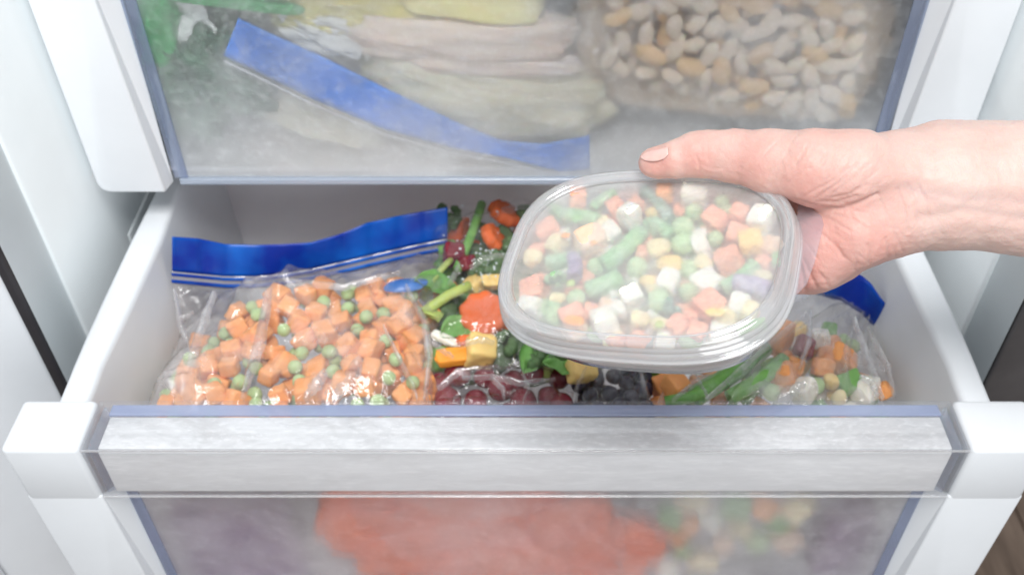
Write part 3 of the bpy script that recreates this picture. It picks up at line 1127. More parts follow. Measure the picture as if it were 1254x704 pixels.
right_items = [
    ('cube', 827, 472, 26, 'carrot', 'orange carrot cube at the left corner of the right zip bag', 'carrot cube'),
    ('stem', 0, 0, (850, 486, 935, 425, 24), 'leaf', 'thick green bean lying diagonally in the right zip bag', 'green bean'),
    ('stem', 0, 0, (893, 487, 960, 440, 18), 'leaf', 'second green bean beside the thick diagonal one', 'green bean'),
    ('stem', 0, 0, (815, 492, 868, 478, 13), 'leaf', 'thin green bean at the front corner of the right zip bag', 'green bean'),
    ('stem', 0, 0, (858, 448, 880, 470, 14), 'carrot', 'orange carrot stick under the container front', 'carrot stick'),
    ('cube', 960, 462, 30, 'carrot', 'orange carrot cube right of the diagonal green beans', 'carrot cube'),
    ('cube', 970, 450, 24, 'carrot_core', 'bright orange carrot cube above its neighbour right of the beans', 'carrot cube'),
    ('cube', 1025, 440, 32, 'carrot', 'largest orange carrot cube, top of the right zip bag heap', 'carrot cube'),
    ('cube', 1008, 450, 24, 'carrot', 'orange carrot cube under the largest one in the right bag', 'carrot cube'),
    ('cube', 985, 478, 28, 'potato', 'white cube under the film at the front of the right bag', 'potato cube'),
    ('pea', 1000, 472, 19, 'pea', 'bright green pea beside the yellow corn in the right bag', 'pea'),
    ('corn', 1018, 468, 24, 'corn', 'yellow corn kernel right of the bright pea', 'corn'),
    ('cube', 1040, 470, 26, 'leaf', 'green vegetable cube right of the yellow corn kernel', 'bean piece'),
    ('cube', 1060, 476, 30, 'potato', 'white cube at the right end of the right bag', 'potato cube'),
    ('cube', 1005, 415, 22, 'potato', 'pale cube near the top under the blue strip', 'potato cube'),
    ('cube', 985, 425, 24, 'cherry', 'dull dark red cube near the top of the right bag', 'beet cube'),
    ('cube', 955, 410, 34, 'carrot', 'orange carrot cube half hidden by the container\'s corner', 'carrot cube'),
    ('cube', 1082, 478, 18, 'carrot', 'small orange carrot piece at the far right edge of the bag', 'carrot cube'),
    ('corn', 1028, 486, 20, 'corn_p', 'pale corn kernel at the front of the right bag', 'corn'),
    ('pea', 945, 480, 20, 'pea', 'green pea at the front between beans and carrot', 'pea'),
]
for kind, px, py, sz, mt, lab, cat in right_items:
    nm = cat.replace(' ', '_')
    if kind == 'stem':
        a, b = Vector(rb_z(sz[0], sz[1])), Vector(rb_z(sz[2], sz[3], .004))
        mid = (a + b) / 2 + Vector((.002, -.002, .002))
        V, Fa = tube([a, a.lerp(mid, .5), mid, mid.lerp(b, .5), b], S(sz[4]) * .5, 12, seed=sz[0])
        tag(link(nm, mesh(nm, V, Fa), M[mt]), lab, cat)
    else:
        me = {'cube': cubes_hi, 'pea': peas, 'corn': corns}[kind]()
        put(nm, rnd.choice(me), M[mt], rb_z(px, py), S(sz), rrot(), lab, cat)
for p in scatter(80, lambda: (rnd.uniform(.074, .200), rnd.uniform(.045, .135), rnd.uniform(-.066, -.055)), .0125):
    k = rnd.choice(('carrot', 'leaf', 'corn', 'pea', 'potato', 'leaf'))
    nm = {'carrot': 'carrot_cube', 'leaf': 'bean_piece', 'corn': 'corn_kernel', 'pea': 'pea', 'potato': 'potato_cube'}[k]
    me = {'pea': peas, 'corn': corns}.get(k, cubes)()
    put(nm, rnd.choice(me), M[k], p, rnd.uniform(.010, .016) if k != 'pea' else .009, rrot(),
        {'carrot_cube': 'orange carrot cube', 'bean_piece': 'green bean piece', 'corn_kernel': 'yellow corn kernel', 'pea': 'green pea', 'potato_cube': 'white potato cube'}[nm] + ' low in the creased right zip bag',
        nm.replace('_', ' '), nm.replace('_', ' ') + 's low in the right zip bag')


def fold(bag, inv, pts, w, z, lift=.003):
    """a doubled crease of film on the bag, its highlight put in as white haze"""
    P3 = [Vector(Z(x, y, z + dz)) for x, y, dz in pts]
    n = 24

    def fn(u, v):
        t = u * (len(P3) - 1)
        i = min(int(t), len(P3) - 2)
        p = P3[i].lerp(P3[i + 1], t - i)
        d = (P3[i + 1] - P3[i]).normalized()
        sd = Vector((-d.y, d.x, 0))
        ww = w * (.35 + .65 * math.sin(math.pi * min(1, u * .9 + .1))) * (1 + .3 * mnoise.noise(Vector((u * 9, w * 900, 0))))
        return p + sd * (v - .5) * ww + Vector((0, 0, lift * math.sin(math.pi * v) + .0012 * mnoise.noise(Vector((u * 7, 3, w * 500)))))
    o = grid('film_fold_glint', fn, n, 5, M['fold' if bag in (lb, rb) else 'fold_clear'])
    o.parent = bag
    o.matrix_parent_inverse = inv


for pts, w in (([(862, 492, 0), (925, 436, .006), (987, 384, .010)], .0042), ([(822, 492, 0), (850, 470, .004), (905, 440, .008)], .0036), ([(842, 448, .006), (858, 472, .004), (868, 490, 0)], .0022),
               ([(950, 490, 0), (968, 478, .004), (985, 470, .006)], .0080), ([(1046, 392, .012), (1064, 440, .006), (1082, 490, 0)], .0050), ([(1062, 402, .010), (1088, 450, .006), (1095, 490, 0)], .0034),
               ([(992, 384, .010), (990, 420, .009), (978, 456, .006)], .0036), ([(1052, 462, .008), (1068, 470, .006), (1074, 486, .002)], .0040), ([(930, 430, .008), (952, 400, .010)], .0030)):
    fold(rb, rbi, pts, w, -.038)
for pts, w in (([(498, 352, .006), (520, 392, .006), (526, 440, .003), (519, 492, 0)], .0045), ([(330, 352, .006), (318, 420, .005), (296, 492, 0)], .0075), ([(262, 360, .006), (240, 420, .004), (222, 492, 0)], .0060),
               ([(440, 440, .006), (425, 470, .004), (405, 492, .002)], .0100), ([(398, 455, .005), (372, 492, .002)], .0080), ([(470, 400, .006), (505, 470, .004), (512, 492, .001)], .0030), ([(214, 358, .004), (222, 400, .002), (232, 425, -.002)], .0040),
               ([(220, 392, .006), (238, 384, .006)], .0030), ([(350, 345, .004), (420, 352, .005), (490, 335, .004)], .0060)):
    fold(lb, lbi, pts, w, -.032)
for pts, w in (([(566, 464, .004), (604, 462, .008), (640, 470, .008), (680, 466, .004)], .0040), ([(600, 462, .008), (616, 476, .007), (618, 494, .003)], .0030), ([(640, 458, .006), (648, 476, .006), (640, 494, .002)], .0030), ([(535, 478, .002), (560, 456, .006), (610, 450, .006)], .0050)):
    fold(bb, bbi, pts, w, -.034)
for pts, w in (([(702, 494, 0), (708, 470, .004), (718, 452, .006)], .0030), ([(785, 456, .006), (793, 492, 0)], .0030)):
    fold(db, dbi, pts, w, -.036)
for pts, w in (([(560, 425, .004), (585, 416, .006), (606, 420, .004)], .0050), ([(530, 420, .003), (556, 440, .003)], .0030), ([(575, 330, .006), (590, 318, .008), (625, 312, .006)], .0050), ([(548, 352, .006), (556, 338, .006), (563, 324, .006)], .0040)):
    fold(cb, cbi, pts, w, -.028)

# ------------------------------------------------------------------ behind the LOWER pane
def lump(name, cx, cz, w, h, y, th, mat, seed, amp=.25, rot=0.0):
    V, Fa = cube_sphere(18, .45, (w, th, h), seed, amp, 2.2)
    o = link(name, mesh(name, V, Fa), mat)
    o.location = (cx, y + th / 2, cz)
    o.rotation_euler = (0, rot, 0)
    return o


def LZ(px, py, y=.030):
    return pl(px, py, 1, y)


a, b = LZ(385, 690), LZ(790, 610)
ob = thing('frozen_pack', 'clear pack of bright orange carrot slabs behind the lower pane', 'frozen pack', (-.03, .05, -.16))
obi = Matrix.Translation((.03, -.05, .16))
for px, py, w, h, sd, ro in ((470, 650, .075, .050, 3, .1), (560, 640, .07, .075, 4, -.1), (640, 668, .075, .06, 5, .2), (700, 640, .05, .05, 6, -.3), (590, 612, .09, .05, 7, .0), (480, 625, .08, .05, 17, .2), (660, 690, .10, .05, 18, .0), (760, 665, .06, .04, 19, .3), (730, 690, .07, .05, 8, .1), (520, 690, .08, .03, 9, 0), (430, 640, .04, .055, 2, .2)):
    p = LZ(px, py)
    o = lump('carrot_slab', p[0], p[2], w, h, .026 + .004 * (sd % 3), .016, M['oranges'], sd, .12, ro)
    tag(o, 'orange carrot slab blurred behind the frosted lower pane', 'carrot slab', 'carrot slabs behind the lower pane')
of = lump('film', -.02, -.12, .17, .11, .0235, .032, M['film_dull'], 12, .1)
of.parent = ob
of.matrix_parent_inverse = obi
vb = thing('frozen_pack', 'clear pointed pack of mixed vegetables at the right behind the lower pane', 'frozen pack', (.09, .05, -.12))
vbi = Matrix.Translation((-.09, -.05, .12))
vt = [(840, 635, 'carrot', 'left'), (835, 665, 'pea', ''), (870, 625, 'potato', ''), (905, 640, 'corn_p', ''), (930, 612, 'carrot', ''), (950, 632, 'gbean_in', ''), (975, 615, 'corn_p', ''), (885, 660, 'peach', ''), (860, 680, 'corn_p', ''), (820, 625, 'gbean_in', ''), (925, 655, 'pea', ''), (900, 612, 'gbean_in', ''),
      (815, 690, 'potato', ''), (845, 605, 'corn_p', ''), (960, 650, 'peach', ''), (830, 645, 'carrot', '')]
for px, py, mt, _ in vt:
    p = LZ(px, py, .033)
    nm = {'carrot': 'carrot_cube', 'pea': 'pea', 'potato': 'potato_cube', 'corn_p': 'corn_kernel', 'gbean_in': 'bean_piece', 'peach': 'carrot_chunk'}[mt]
    put(nm, rnd.choice(peas() if mt == 'pea' else cubes()), M[mt], p, rnd.uniform(.013, .018), rrot(),
        {'carrot_cube': 'orange carrot cube', 'pea': 'round pea', 'potato_cube': 'white potato cube', 'corn_kernel': 'pale yellow corn kernel', 'bean_piece': 'green bean piece', 'carrot_chunk': 'pale orange carrot chunk'}[nm] + ' in the pack at the right behind the lower pane',
        nm.replace('_', ' '), nm.replace('_', ' ') + 's behind the lower pane')
p = LZ(895, 640)
vf = lump('film', p[0], p[2], .105, .055, .0205, .022, M['film_dull'], 14, .08, .35)
vf.parent = vb
vf.matrix_parent_inverse = vbi
for px, py, w, h, sd, lab in ((285, 660, .09, .10, 21, 'dull purple frozen berry pack at the left behind the lower pane'), (960, 715, .17, .06, 22, 'dull purple frozen berry pack at the right bottom behind the lower pane'), (1040, 650, .045, .07, 23, 'grey purple frozen pack beside the right stile behind the lower pane')):
    p = LZ(px, py, .058)
    tag(lump('berry_pack', p[0], p[2], w, h, .046, .03, M['berrymass'], sd, .2), lab, 'frozen pack')

# ------------------------------------------------------------------ behind the UPPER pane
YU = .1862


def UZ(px, py, y=YU):
    return pl(px, py, 1, y)


def ulump(name, px, py, w, h, sd, mt, lab, cat, rot=0.0, th=.03, y=YU, amp=.18):
    p = UZ(px, py, y)
    return tag(lump(name, p[0], p[2], w * .00053, h * .00053 / .78, y, th, M[mt], sd, amp, rot), lab, cat)


ulump('green_pack', 190, 45, 42, 80, 31, 'greenblock', 'bright green frozen block at the left edge behind the upper pane', 'frozen pack', .25, .03, YU, .22)
ulump('green_pack', 255, 90, 120, 90, 32, 'darkgreen', 'dark green frozen greens below the bright block behind the upper pane', 'frozen pack', .3, .04, YU + .004, .42)
ulump('green_pack', 300, 118, 60, 40, 33, 'darkgreen', 'small dark green clump left of the blue zip strip', 'frozen pack', .4, .02, YU + .002, .4)
ulump('green_pack', 215, 118, 95, 90, 43, 'darkgreen', 'dark green frozen greens hanging lowest at the left behind the upper pane', 'frozen pack', .3, .03, YU + .003, .4)
ulump('green_strip', 278, 5, 150, 10, 34, 'greenblock', 'thin bright green strip along the top left behind the upper pane', 'strip', .14, .008, YU + .001, .05)
ulump('yellow_pack', 440, 15, 190, 46, 35, 'yellow', 'dull yellow frozen pack at the top behind the upper pane', 'frozen pack', 0, .04, YU + .008)
ulump('yellow_wedge', 575, 6, 150, 34, 36, 'paleyellow', 'pale yellow wedge lying across the yellow pack', 'fruit wedge', .12, .03, YU + .001, .08)
ulump('meat_piece', 560, 55, 240, 44, 37, 'chicken', 'long pale pink meat piece behind the middle of the upper pane', 'meat', .05, .03, YU + .003, .1)
ulump('meat_piece', 600, 84, 190, 20, 38, 'chicken', 'thin pale strip of meat below the long pink piece', 'meat', .06, .02, YU + .006, .1)
ulump('cream_pack', 590, 128, 270, 80, 39, 'cream', 'cream coloured frozen pack above the blue zip strip', 'frozen pack', .1, .045, YU + .008)
ulump('cream_pack', 390, 150, 150, 40, 40, 'cream', 'pale cream pack below the blue zip strip at the left', 'frozen pack', .35, .04, YU + .015)
ulump('brown_pack', 900, 60, 350, 150, 41, 'tanback', 'brown backing of the bean pack behind the upper pane', 'frozen pack', .1, .03, YU + .024, .08)
# crumpled white wrappers
for px, py, w, h, ro, lab in ((222, 28, 62, 42, .5, 'white crumpled wrapper beside the bright green block'), (392, 44, 96, 38, .35, 'white crumpled wrapper above the blue zip strip')):
    p = UZ(px, py, YU + .007)

    def wr(u, v):
        an, r = 6.2832 * u, v ** .7
        k = 1 + .35 * mnoise.noise(Vector((math.cos(an) * 1.6 + w, math.sin(an) * 1.6, 1)))
        return (.5 * r * k * math.cos(an) * w * .00053, .002 + .004 * fbm(math.cos(an) * r * 2, math.sin(an) * r * 2, w), .5 * r * k * math.sin(an) * h * .00068)
    g = grid('wrapper', wr, 40, 10, M['paper'], None, .0004)
    g.location = p
    g.rotation_euler = (0, ro, 0)
    tag(g, lab, 'wrapper')
# blue zip strip bag
ub = thing('zip_bag', 'crumpled clear zip bag with a long slanting blue strip behind the upper pane', 'freezer bag', (-.03, .2, .03))
ubi = Matrix.Translation((.03, -.2, -.03))
UT = [(292, 22), (330, 40), (400, 72), (480, 112), (560, 150), (615, 172), (665, 176), (722, 166)]
UBm = [(274, 68), (312, 86), (385, 122), (470, 158), (560, 182), (620, 193), (690, 211), (722, 206)]


def poly_at(tab, u):
    t = u * (len(tab) - 1)
    i = min(int(t), len(tab) - 2)
    f = t - i
    return np.array(tab[i]) * (1 - f) + np.array(tab[i + 1]) * f


def ub_pt(u, v):
    q = poly_at(UBm, u) * (1 - v) + poly_at(UT, u) * v
    return UZ(q[0], q[1], YU - .0016 + .0010 * math.sin(u * 9) + .001 * v)


o = grid('zip_strip', ub_pt, 60, 8, M['zip_blue_up'], None, .0006)
o.parent = ub
o.matrix_parent_inverse = ubi


def ub_ridge(u, v):
    q = poly_at(UBm, u) + np.array((0, 5 + 3 * v))
    return UZ(q[0], q[1], YU - .001)


o = grid('zip_ridge', ub_ridge, 60, 2, M['zip_clear'], None, .001)
o.parent = ub
o.matrix_parent_inverse = ubi


def ub_film(u, v):
    q = poly_at(UT, u)
    px, py = q[0] + 40 * v * (1 - u) + 60 * v * u, q[1] - v * (40 + 120 * u)
    p = UZ(px, py, YU + .002 + .006 * v)
    p[1] += .004 * abs(fbm(u * 9, v * 6, 3)) - .003 * abs(fbm(u * 4 + v * 9, v * 2, 8))
    return p


o = grid('film', ub_film, 90, 60, M['film_dull'])
o.parent = ub
o.matrix_parent_inverse = ubi
o = grid('film_lower', lambda u, v: UZ(*(poly_at(UBm, u) + np.array((10 * v, v * (90 - 80 * u)))), YU + .003 + .004 * fbm(u * 6, v * 6, 1)), 60, 24, M['film_dull'])
o.parent = ub
o.matrix_parent_inverse = ubi
# bean pack
bp = thing('bean_pack', 'clear pack of white and tan beans at the right behind the upper pane', 'frozen pack', (.12, .2, .07))
bpi = Matrix.Translation((-.12, -.2, -.07))
o = grid('film', lambda u, v: UZ(735 + 315 * u, -20 + v * (120 + 45 * u), YU - .0006 + .002 * abs(fbm(u * 8, v * 6, 5))), 70, 40, M['film_clear'])
o.parent = bp
o.matrix_parent_inverse = bpi


def bean_pt(y0, y1):
    def f():
        px, py = rnd.uniform(745, 1045), rnd.uniform(-12, 138)
        if py > 88 + (px - 745) * .19 or px > 1062 - py * .22:
            return None
        return UZ(px, py, rnd.uniform(y0, y1))
    return f


for p in scatter(150, bean_pt(YU + .0085, YU + .012), .0102) + scatter(70, bean_pt(YU + .0155, YU + .0195), .011):
    tan = rnd.random() < (.25 if p[0] < .12 else .5)
    put('tan_bean' if tan else 'white_bean', rnd.choice(kidneys()), M['tanbean' if tan else 'whitebean'], p, rnd.uniform(.0145, .0180) * (1.12 if tan else 1), (rnd.uniform(-.4, .4) + 1.4, rnd.uniform(-1.6, 1.6), rnd.uniform(-.4, .4)),
        ('tan bean' if tan else 'white bean') + ' in the pack at the right behind the upper pane', 'bean', ('tan' if tan else 'white') + ' beans in the upper drawer pack')

# ------------------------------------------------------------------ HELD CONTAINER
CEN = np.array([0.0463, 0.0063, 0.1207])
RM = np.array([[0.9182, 0.2747, -0.2853], [-0.3149, 0.9433, -0.1051], [0.2403, 0.1863, 0.9527]])
CM = Matrix([list(RM[i]) + [CEN[i]] for i in range(3)] + [[0, 0, 0, 1]])
ct = thing('food_container', 'clear lidded plastic container of mixed frozen vegetables held in the hand', 'food container')
ct.matrix_world = CM
CA, CB, CE = .0540, .0408, 3.0
NS = 96


def ring(off, h, sc=1.0):
    o = []
    for k in range(NS):
        t = 2 * math.pi * k / NS
        c, s = math.cos(t), math.sin(t)
        a, b = (CA + off) * sc, (CB + off) * sc
        o.append((math.copysign(abs(c) ** (2 / CE), c) * a, math.copysign(abs(s) ** (2 / CE), s) * b, -h))
    return o


def loft(name, rings, mat, cap_first=False, cap_last=False, solid=0.0, off=0):
    V = [p for r in rings for p in r]
    Fa = []
    for j in range(len(rings) - 1):
        for k in range(NS):
            Fa.append((j * NS + k, j * NS + (k + 1) % NS, (j + 1) * NS + (k + 1) % NS, (j + 1) * NS + k))
    if cap_first:
        V.append(tuple(np.mean(rings[0], 0)))
        Fa += [((k + 1) % NS, k, len(V) - 1) for k in range(NS)]
    if cap_last:
        b0 = (len(rings) - 1) * NS
        V.append(tuple(np.mean(rings[-1], 0)))
        Fa += [(b0 + k, b0 + (k + 1) % NS, len(V) - 1) for k in range(NS)]
    o = link(name, mesh(name, V, Fa), mat, ct)
    if solid:
        mods(o, solid=solid, off=off)
        if mat in (M['lid'], M['tub']):
            o.data.materials.append(M['inner'])
            o.modifiers['solid'].material_offset = 1
    return o


PH = .0024                                       # the lid's panel sits a little below its rim
lid = loft('lid', [ring(0, PH, .15), ring(0, PH, .5), ring(0, PH, .8), ring(-.0014, PH), ring(-.0008, PH - .0003)], M['lid'], True, False, .0007)
lr = loft('lid_rim', [ring(-.0008, PH - .0003), ring(-.0002, .0010), ring(.0004, .0002), ring(.0010, -.0002), ring(.0016, .0000), ring(.0020, .0006), ring(.0026, .0006), ring(.0030, .0), ring(.0040, .0005), ring(.0044, .0014), ring(.0045, .0034), ring(.0049, .0037), ring(.0049, .0042), ring(.0046, .0045), ring(.0046, .0054), ring(.0054, .0060), ring(.0056, .0068), ring(.0052, .0078), ring(.0051, .0086)], M['rim'], False, False, .0008)
lr.parent = lid
tub = loft('tub', [ring(.0030, .0050), ring(.0028, .0096), ring(.0018, .0110), ring(-.0030, .0260), ring(-.0050, .0325), ring(-.0088, .0350), ring(-.0088, .0350, .6), ring(-.0088, .0350, .2)], M['tub'], False, True, .0008)
tr = loft('tub_rim', [ring(.0032, .0094), ring(.0058, .0092), ring(.0064, .0097), ring(.0062, .0107), ring(.0050, .0109), ring(.0030, .0106)], M['rim'], False, False, .0004)
tr.parent = tub
tabp = [(.0560, .036), (.0600, .0335), (.0655, .0285), (.0668, .0240), (.0652, .0040), (.0635, -.0060), (.0600, -.0120), (.0560, -.0140)]
tb = link('lift_tab', mesh('lift_tab', [(x, y, z) for z in (-.0104, -.0096) for x, y in tabp], [tuple(range(8)), tuple(range(15, 7, -1))] + [(i, (i + 1) % 8, 8 + (i + 1) % 8, 8 + i) for i in range(8)], False), M['tab'], tub)
mods(tb, bevel=.0003)
# small air bubbles and pips on the lid's underside
pos_b = [(727, 372, .0011), (728, 383, .0005), (886, 237, .0006)]


def CP(zx, zy, h):
    """spot inside the container under a pixel of the enlarged photograph (600..1000 x 190..460)"""
    px, py = 600 + zx / 2.607, 190 + zy / 2.607
    r = ray(px, py)
    n = RM[:, 2]
    t = ((CEN - n * h - CAM) @ n) / (r @ n)
    return CAM + r * t


for px, py, r in pos_b:
    q = CP((px - 600) * 2.607, (py - 190) * 2.607, PH)
    bt = bpy.data.meshes.new('bubble')
    bm = bmesh.new()
    bmesh.ops.create_uvsphere(bm, u_segments=14, v_segments=8, radius=r)
    bm.to_mesh(bt)
    bm.free()
    bo = link('bubble', bt, M['bar'], lid)
    bo.location = CM.inverted() @ Vector(q)
    bo.scale = (1, 1, .5)
KS = .385 / 1186 / 2.607                          # metres per enlarged pixel
C_ = 'in the held container'
items = [  # shape, x, y, size (enlarged px), material, depth below panel (mm), label or None
    ('cube', 280, 137, 62, 'carrot_f', 0, 'pale orange carrot cube in the far left corner of the held container'),
    ('cube', 403, 163, 62, 'carrot_f', 2, 'carrot cube left of the white potato cube near the thumb'),
    ('cube', 470, 152, 50, 'carrot_f', 4, None), ('cube', 556, 122, 60, 'carrot', 0, 'reddest carrot cube under the thumb side of the lid'),
    ('cube', 187, 238, 78, 'carrot_f', 2, None), ('cube', 150, 303, 55, 'carrot_f', 3, None),
    ('cube', 722, 203, 72, 'carrot_f', 0, 'carrot cube with a darker core at the right of the twin peas'),
    ('cube', 797, 190, 62, 'carrot_f', 1, 'carrot cube touching the white potato at the lid\'s right end'),
    ('cube', 788, 250, 66, 'carrot_f', 2, None), ('cube', 765, 335, 76, 'carrot_f', 2, 'rounded pale carrot piece right of the middle of the container'),
    ('cube', 870, 345, 56, 'carrot_f', 4, None), ('cube', 897, 288, 60, 'peach', 2, 'orange yellow piece against the right wall of the container'),
    ('cube', 135, 428, 80, 'carrot_f', 1, 'reddish carrot piece at the left front of the container'),
    ('cube', 268, 512, 78, 'carrot_f', 0, 'carrot piece with a wet bright orange face near the front rim'),
    ('cube', 322, 498, 46, 'carrot_f', 2, 'small pink carrot chip beside the wet orange faced piece'),
    ('cube', 310, 393, 46, 'carrot_f', 5, None), ('cube', 490, 312, 50, 'carrot_f', 3, 'carrot cube left of the two yellow corn kernels'),
    ('cube', 598, 543, 62, 'carrot_f', 1, None), ('cube', 700, 480, 84, 'carrot_f', 0, 'carrot piece with a wet yellow oval near the right front of the lid'),
    ('cube', 660, 560, 56, 'carrot_f', 2, None), ('cube', 400, 590, 60, 'carrot_f', 6, None), ('cube', 610, 420, 50, 'carrot_f', 7, None),
    ('corn', 515, 180, 48, 'corn', 3, 'yellow corn kernel beside the far dark green bean'), ('corn', 137, 325, 72, 'corn_p', 0, 'pale yellow corn kernel at the left wall of the container'),
    ('corn', 540, 295, 80, 'corn_p', 0, 'large pale corn kernel in the middle of the lid'), ('corn', 570, 347, 84, 'corn', 0, 'long yellow corn kernel below the large pale one'),
    ('corn', 682, 342, 62, 'corn_p', 2, 'pale corn kernel right of the long yellow one'), ('corn', 505, 402, 60, 'corn', 0, 'corn kernel above the white square cube'),
    ('corn', 525, 415, 60, 'corn_p', 1, None), ('cube', 832, 278, 74, 'corn', 0, 'flat yellow cube toward the right end of the container'), ('corn', 870, 385, 56, 'corn_p', 2, None),
    ('corn', 480, 522, 64, 'corn_p', 0, 'ridged pale corn kernel near the front rim'), ('corn', 540, 535, 52, 'corn_p', 0, 'pale corn kernel with a wet green spot near the front'),
    ('corn', 215, 455, 60, 'corn_p', 2, None), ('cube', 210, 283, 62, 'corn_p', 1, None), ('cube', 318, 278, 96, 'peach', 0, 'pale orange frosted piece with two dark pits'),
    ('corn', 370, 475, 54, 'peach', 1, None), ('cube', 360, 240, 70, 'corn_p', 2, None),
    ('cube', 446, 193, 76, 'potato', 0, 'white potato cube between two carrot cubes at the far side'), ('cube', 385, 247, 66, 'potato', 1, None),
    ('cube', 652, 118, 100, 'potato', 0, 'largest white potato piece beside the thumb'), ('cube', 865, 210, 78, 'potato', 0, 'white potato piece at the right end of the lid'),
    ('sq', 455, 452, 66, 'potato', 0, 'clean white square cube near the front middle of the lid'), ('cube', 690, 408, 84, 'potato', 1, None), ('cube', 570, 410, 76, 'potato', 1, None),
    ('cube', 366, 532, 86, 'potato', 0, 'whitest potato piece against the front rim'), ('cube', 132, 482, 70, 'potato', 2, 'white potato cube in the left front corner of the container'),
    ('cube', 672, 290, 66, 'potato', 2, None), ('cube', 410, 490, 60, 'potato', 2, None), ('cube', 795, 482, 70, 'potato', 1, 'pale piece left of the purple bean'), ('cube', 670, 260, 50, 'potato', 4, None),
    ('cube', 755, 515, 66, 'corn_p', 2, None), ('cube', 830, 500, 54, 'corn_p', 1, None),
    ('pea', 650, 181, 58, 'pea_f', 1, 'green pea beside the largest white potato piece'), ('pea', 615, 232, 74, 'pea_f', 0, 'farther of the two large frosted peas side by side'), ('pea', 615, 285, 74, 'pea_f', 0, 'nearer of the two large frosted peas side by side'),
    ('pea', 720, 265, 52, 'pea_f', 3, None), ('pea', 470, 358, 70, 'pea_f', 0, 'round green pea left of the long yellow corn kernel'), ('pea', 338, 355, 66, 'pea_f', 3, None), ('pea', 275, 455, 62, 'pea_f', 1, 'green pea above the wet orange faced carrot'),
    ('pea', 540, 465, 72, 'pea_f', 0, 'green pea right of the clean white square cube'), ('pea', 636, 365, 66, 'pea_f', 3, None), ('pea', 633, 437, 62, 'pea_f', 2, None),
    ('pea', 205, 510, 66, 'pea_f', 2, None), ('pea', 740, 145, 50, 'pea_f', 5, None),
    ('flo', 600, 490, 90, 'gbean_d', 1, 'grey green broccoli bit near the front of the container'), ('flo', 210, 400, 74, 'gbean', 1, 'green broccoli bit left of the purple bean end'),
]
for sh, zx, zy, sz, mt, dp, lab in items:
    s = sz * KS * 1.04
    me = {'cube': cubes_hi, 'sq': cubes_hi, 'pea': peas, 'corn': corns, 'flo': florets}[sh]()
    me = me[0] if sh == 'sq' else rnd.choice(me)
    h = PH + .0014 + dp * .001 + s * (.40 if sh in ('pea', 'cube', 'sq') else .30)
    p = CP(zx, zy, h)
    nm = {'carrot_f': 'carrot_cube', 'carrot': 'carrot_cube', 'corn': 'corn_kernel', 'corn_p': 'corn_kernel', 'potato': 'potato_cube', 'peach': 'squash_piece', 'pea_f': 'pea', 'gbean_d': 'broccoli_bit', 'gbean': 'broccoli_bit'}[mt]
    if sh == 'sq':
        rot = (Matrix(RM.tolist()).to_euler().x, Matrix(RM.tolist()).to_euler().y, .45)
    elif sh == 'cube':
        e = Matrix(RM.tolist()) @ Euler((rnd.uniform(-.35, .35), rnd.uniform(-.35, .35), rnd.uniform(0, 6.3))).to_matrix()
        rot = e.to_euler()
    elif sh == 'corn':
        e = Matrix(RM.tolist()) @ Euler((rnd.uniform(-.3, .3), rnd.uniform(-.3, .3), rnd.choice((.1, .4, -.3, 2.9)))).to_matrix()
        rot = e.to_euler()
    else:
        rot = rrot()
    grp = None
    if lab is None:
        lab = 'unmarked frosted ' + nm.replace('_', ' ') + ' half sunk among the other pieces in the held container'
        lab = lab.replace('unmarked ', '')
        grp = nm.replace('_', ' ') + 's half sunk in the held container'
    put(nm, me, M[mt], p, s, rot, lab, nm.replace('_', ' '), grp)
# wet faces
for zx, zy, w, h, ro, mt, nm, lab in ((268, 527, 74, 32, -.2, 'carrot_core', 'wet_patch', ''), (718, 501, 62, 24, 0, 'corn', 'wet_patch', ''), (278, 203, 36, 30, 0, 'gbean_in', 'wet_patch', ''), (240, 256, 34, 20, 0, 'carrot_core', '', ''), (330, 280, 26, 16, 0, 'carrot_core', '', ''), (540, 540, 30, 22, 0, 'stalk', '', ''), (258, 408, 30, 22, 0, 'stalk', '', '')):
    p = CP(zx, zy, PH + .0014)
    V, Fa = cube_sphere(6, 1.0, (w * KS, h * KS * 1.3, .0016), zx, .08)
    o = link('wet_cut_face', mesh('wet_cut_face', V, Fa), M[mt])
    o.rotation_euler = (Matrix(RM.tolist()) @ Euler((0, 0, ro)).to_matrix()).to_euler()
    o.location = p
    tag(o, {268: 'bright orange wet cut slice pressed to the lid near the front rim', 718: 'amber wet slice pressed to the lid at the right front', 278: 'vivid green cut end pressed to the lid at the far left', 240: 'small orange spot on the pale frosted piece, left one',
            330: 'small orange spot on the pale frosted piece, right one', 540: 'small yellow green slice near the front rim', 258: 'small yellow green slice above the pea at the left front'}[zx], 'vegetable slice')
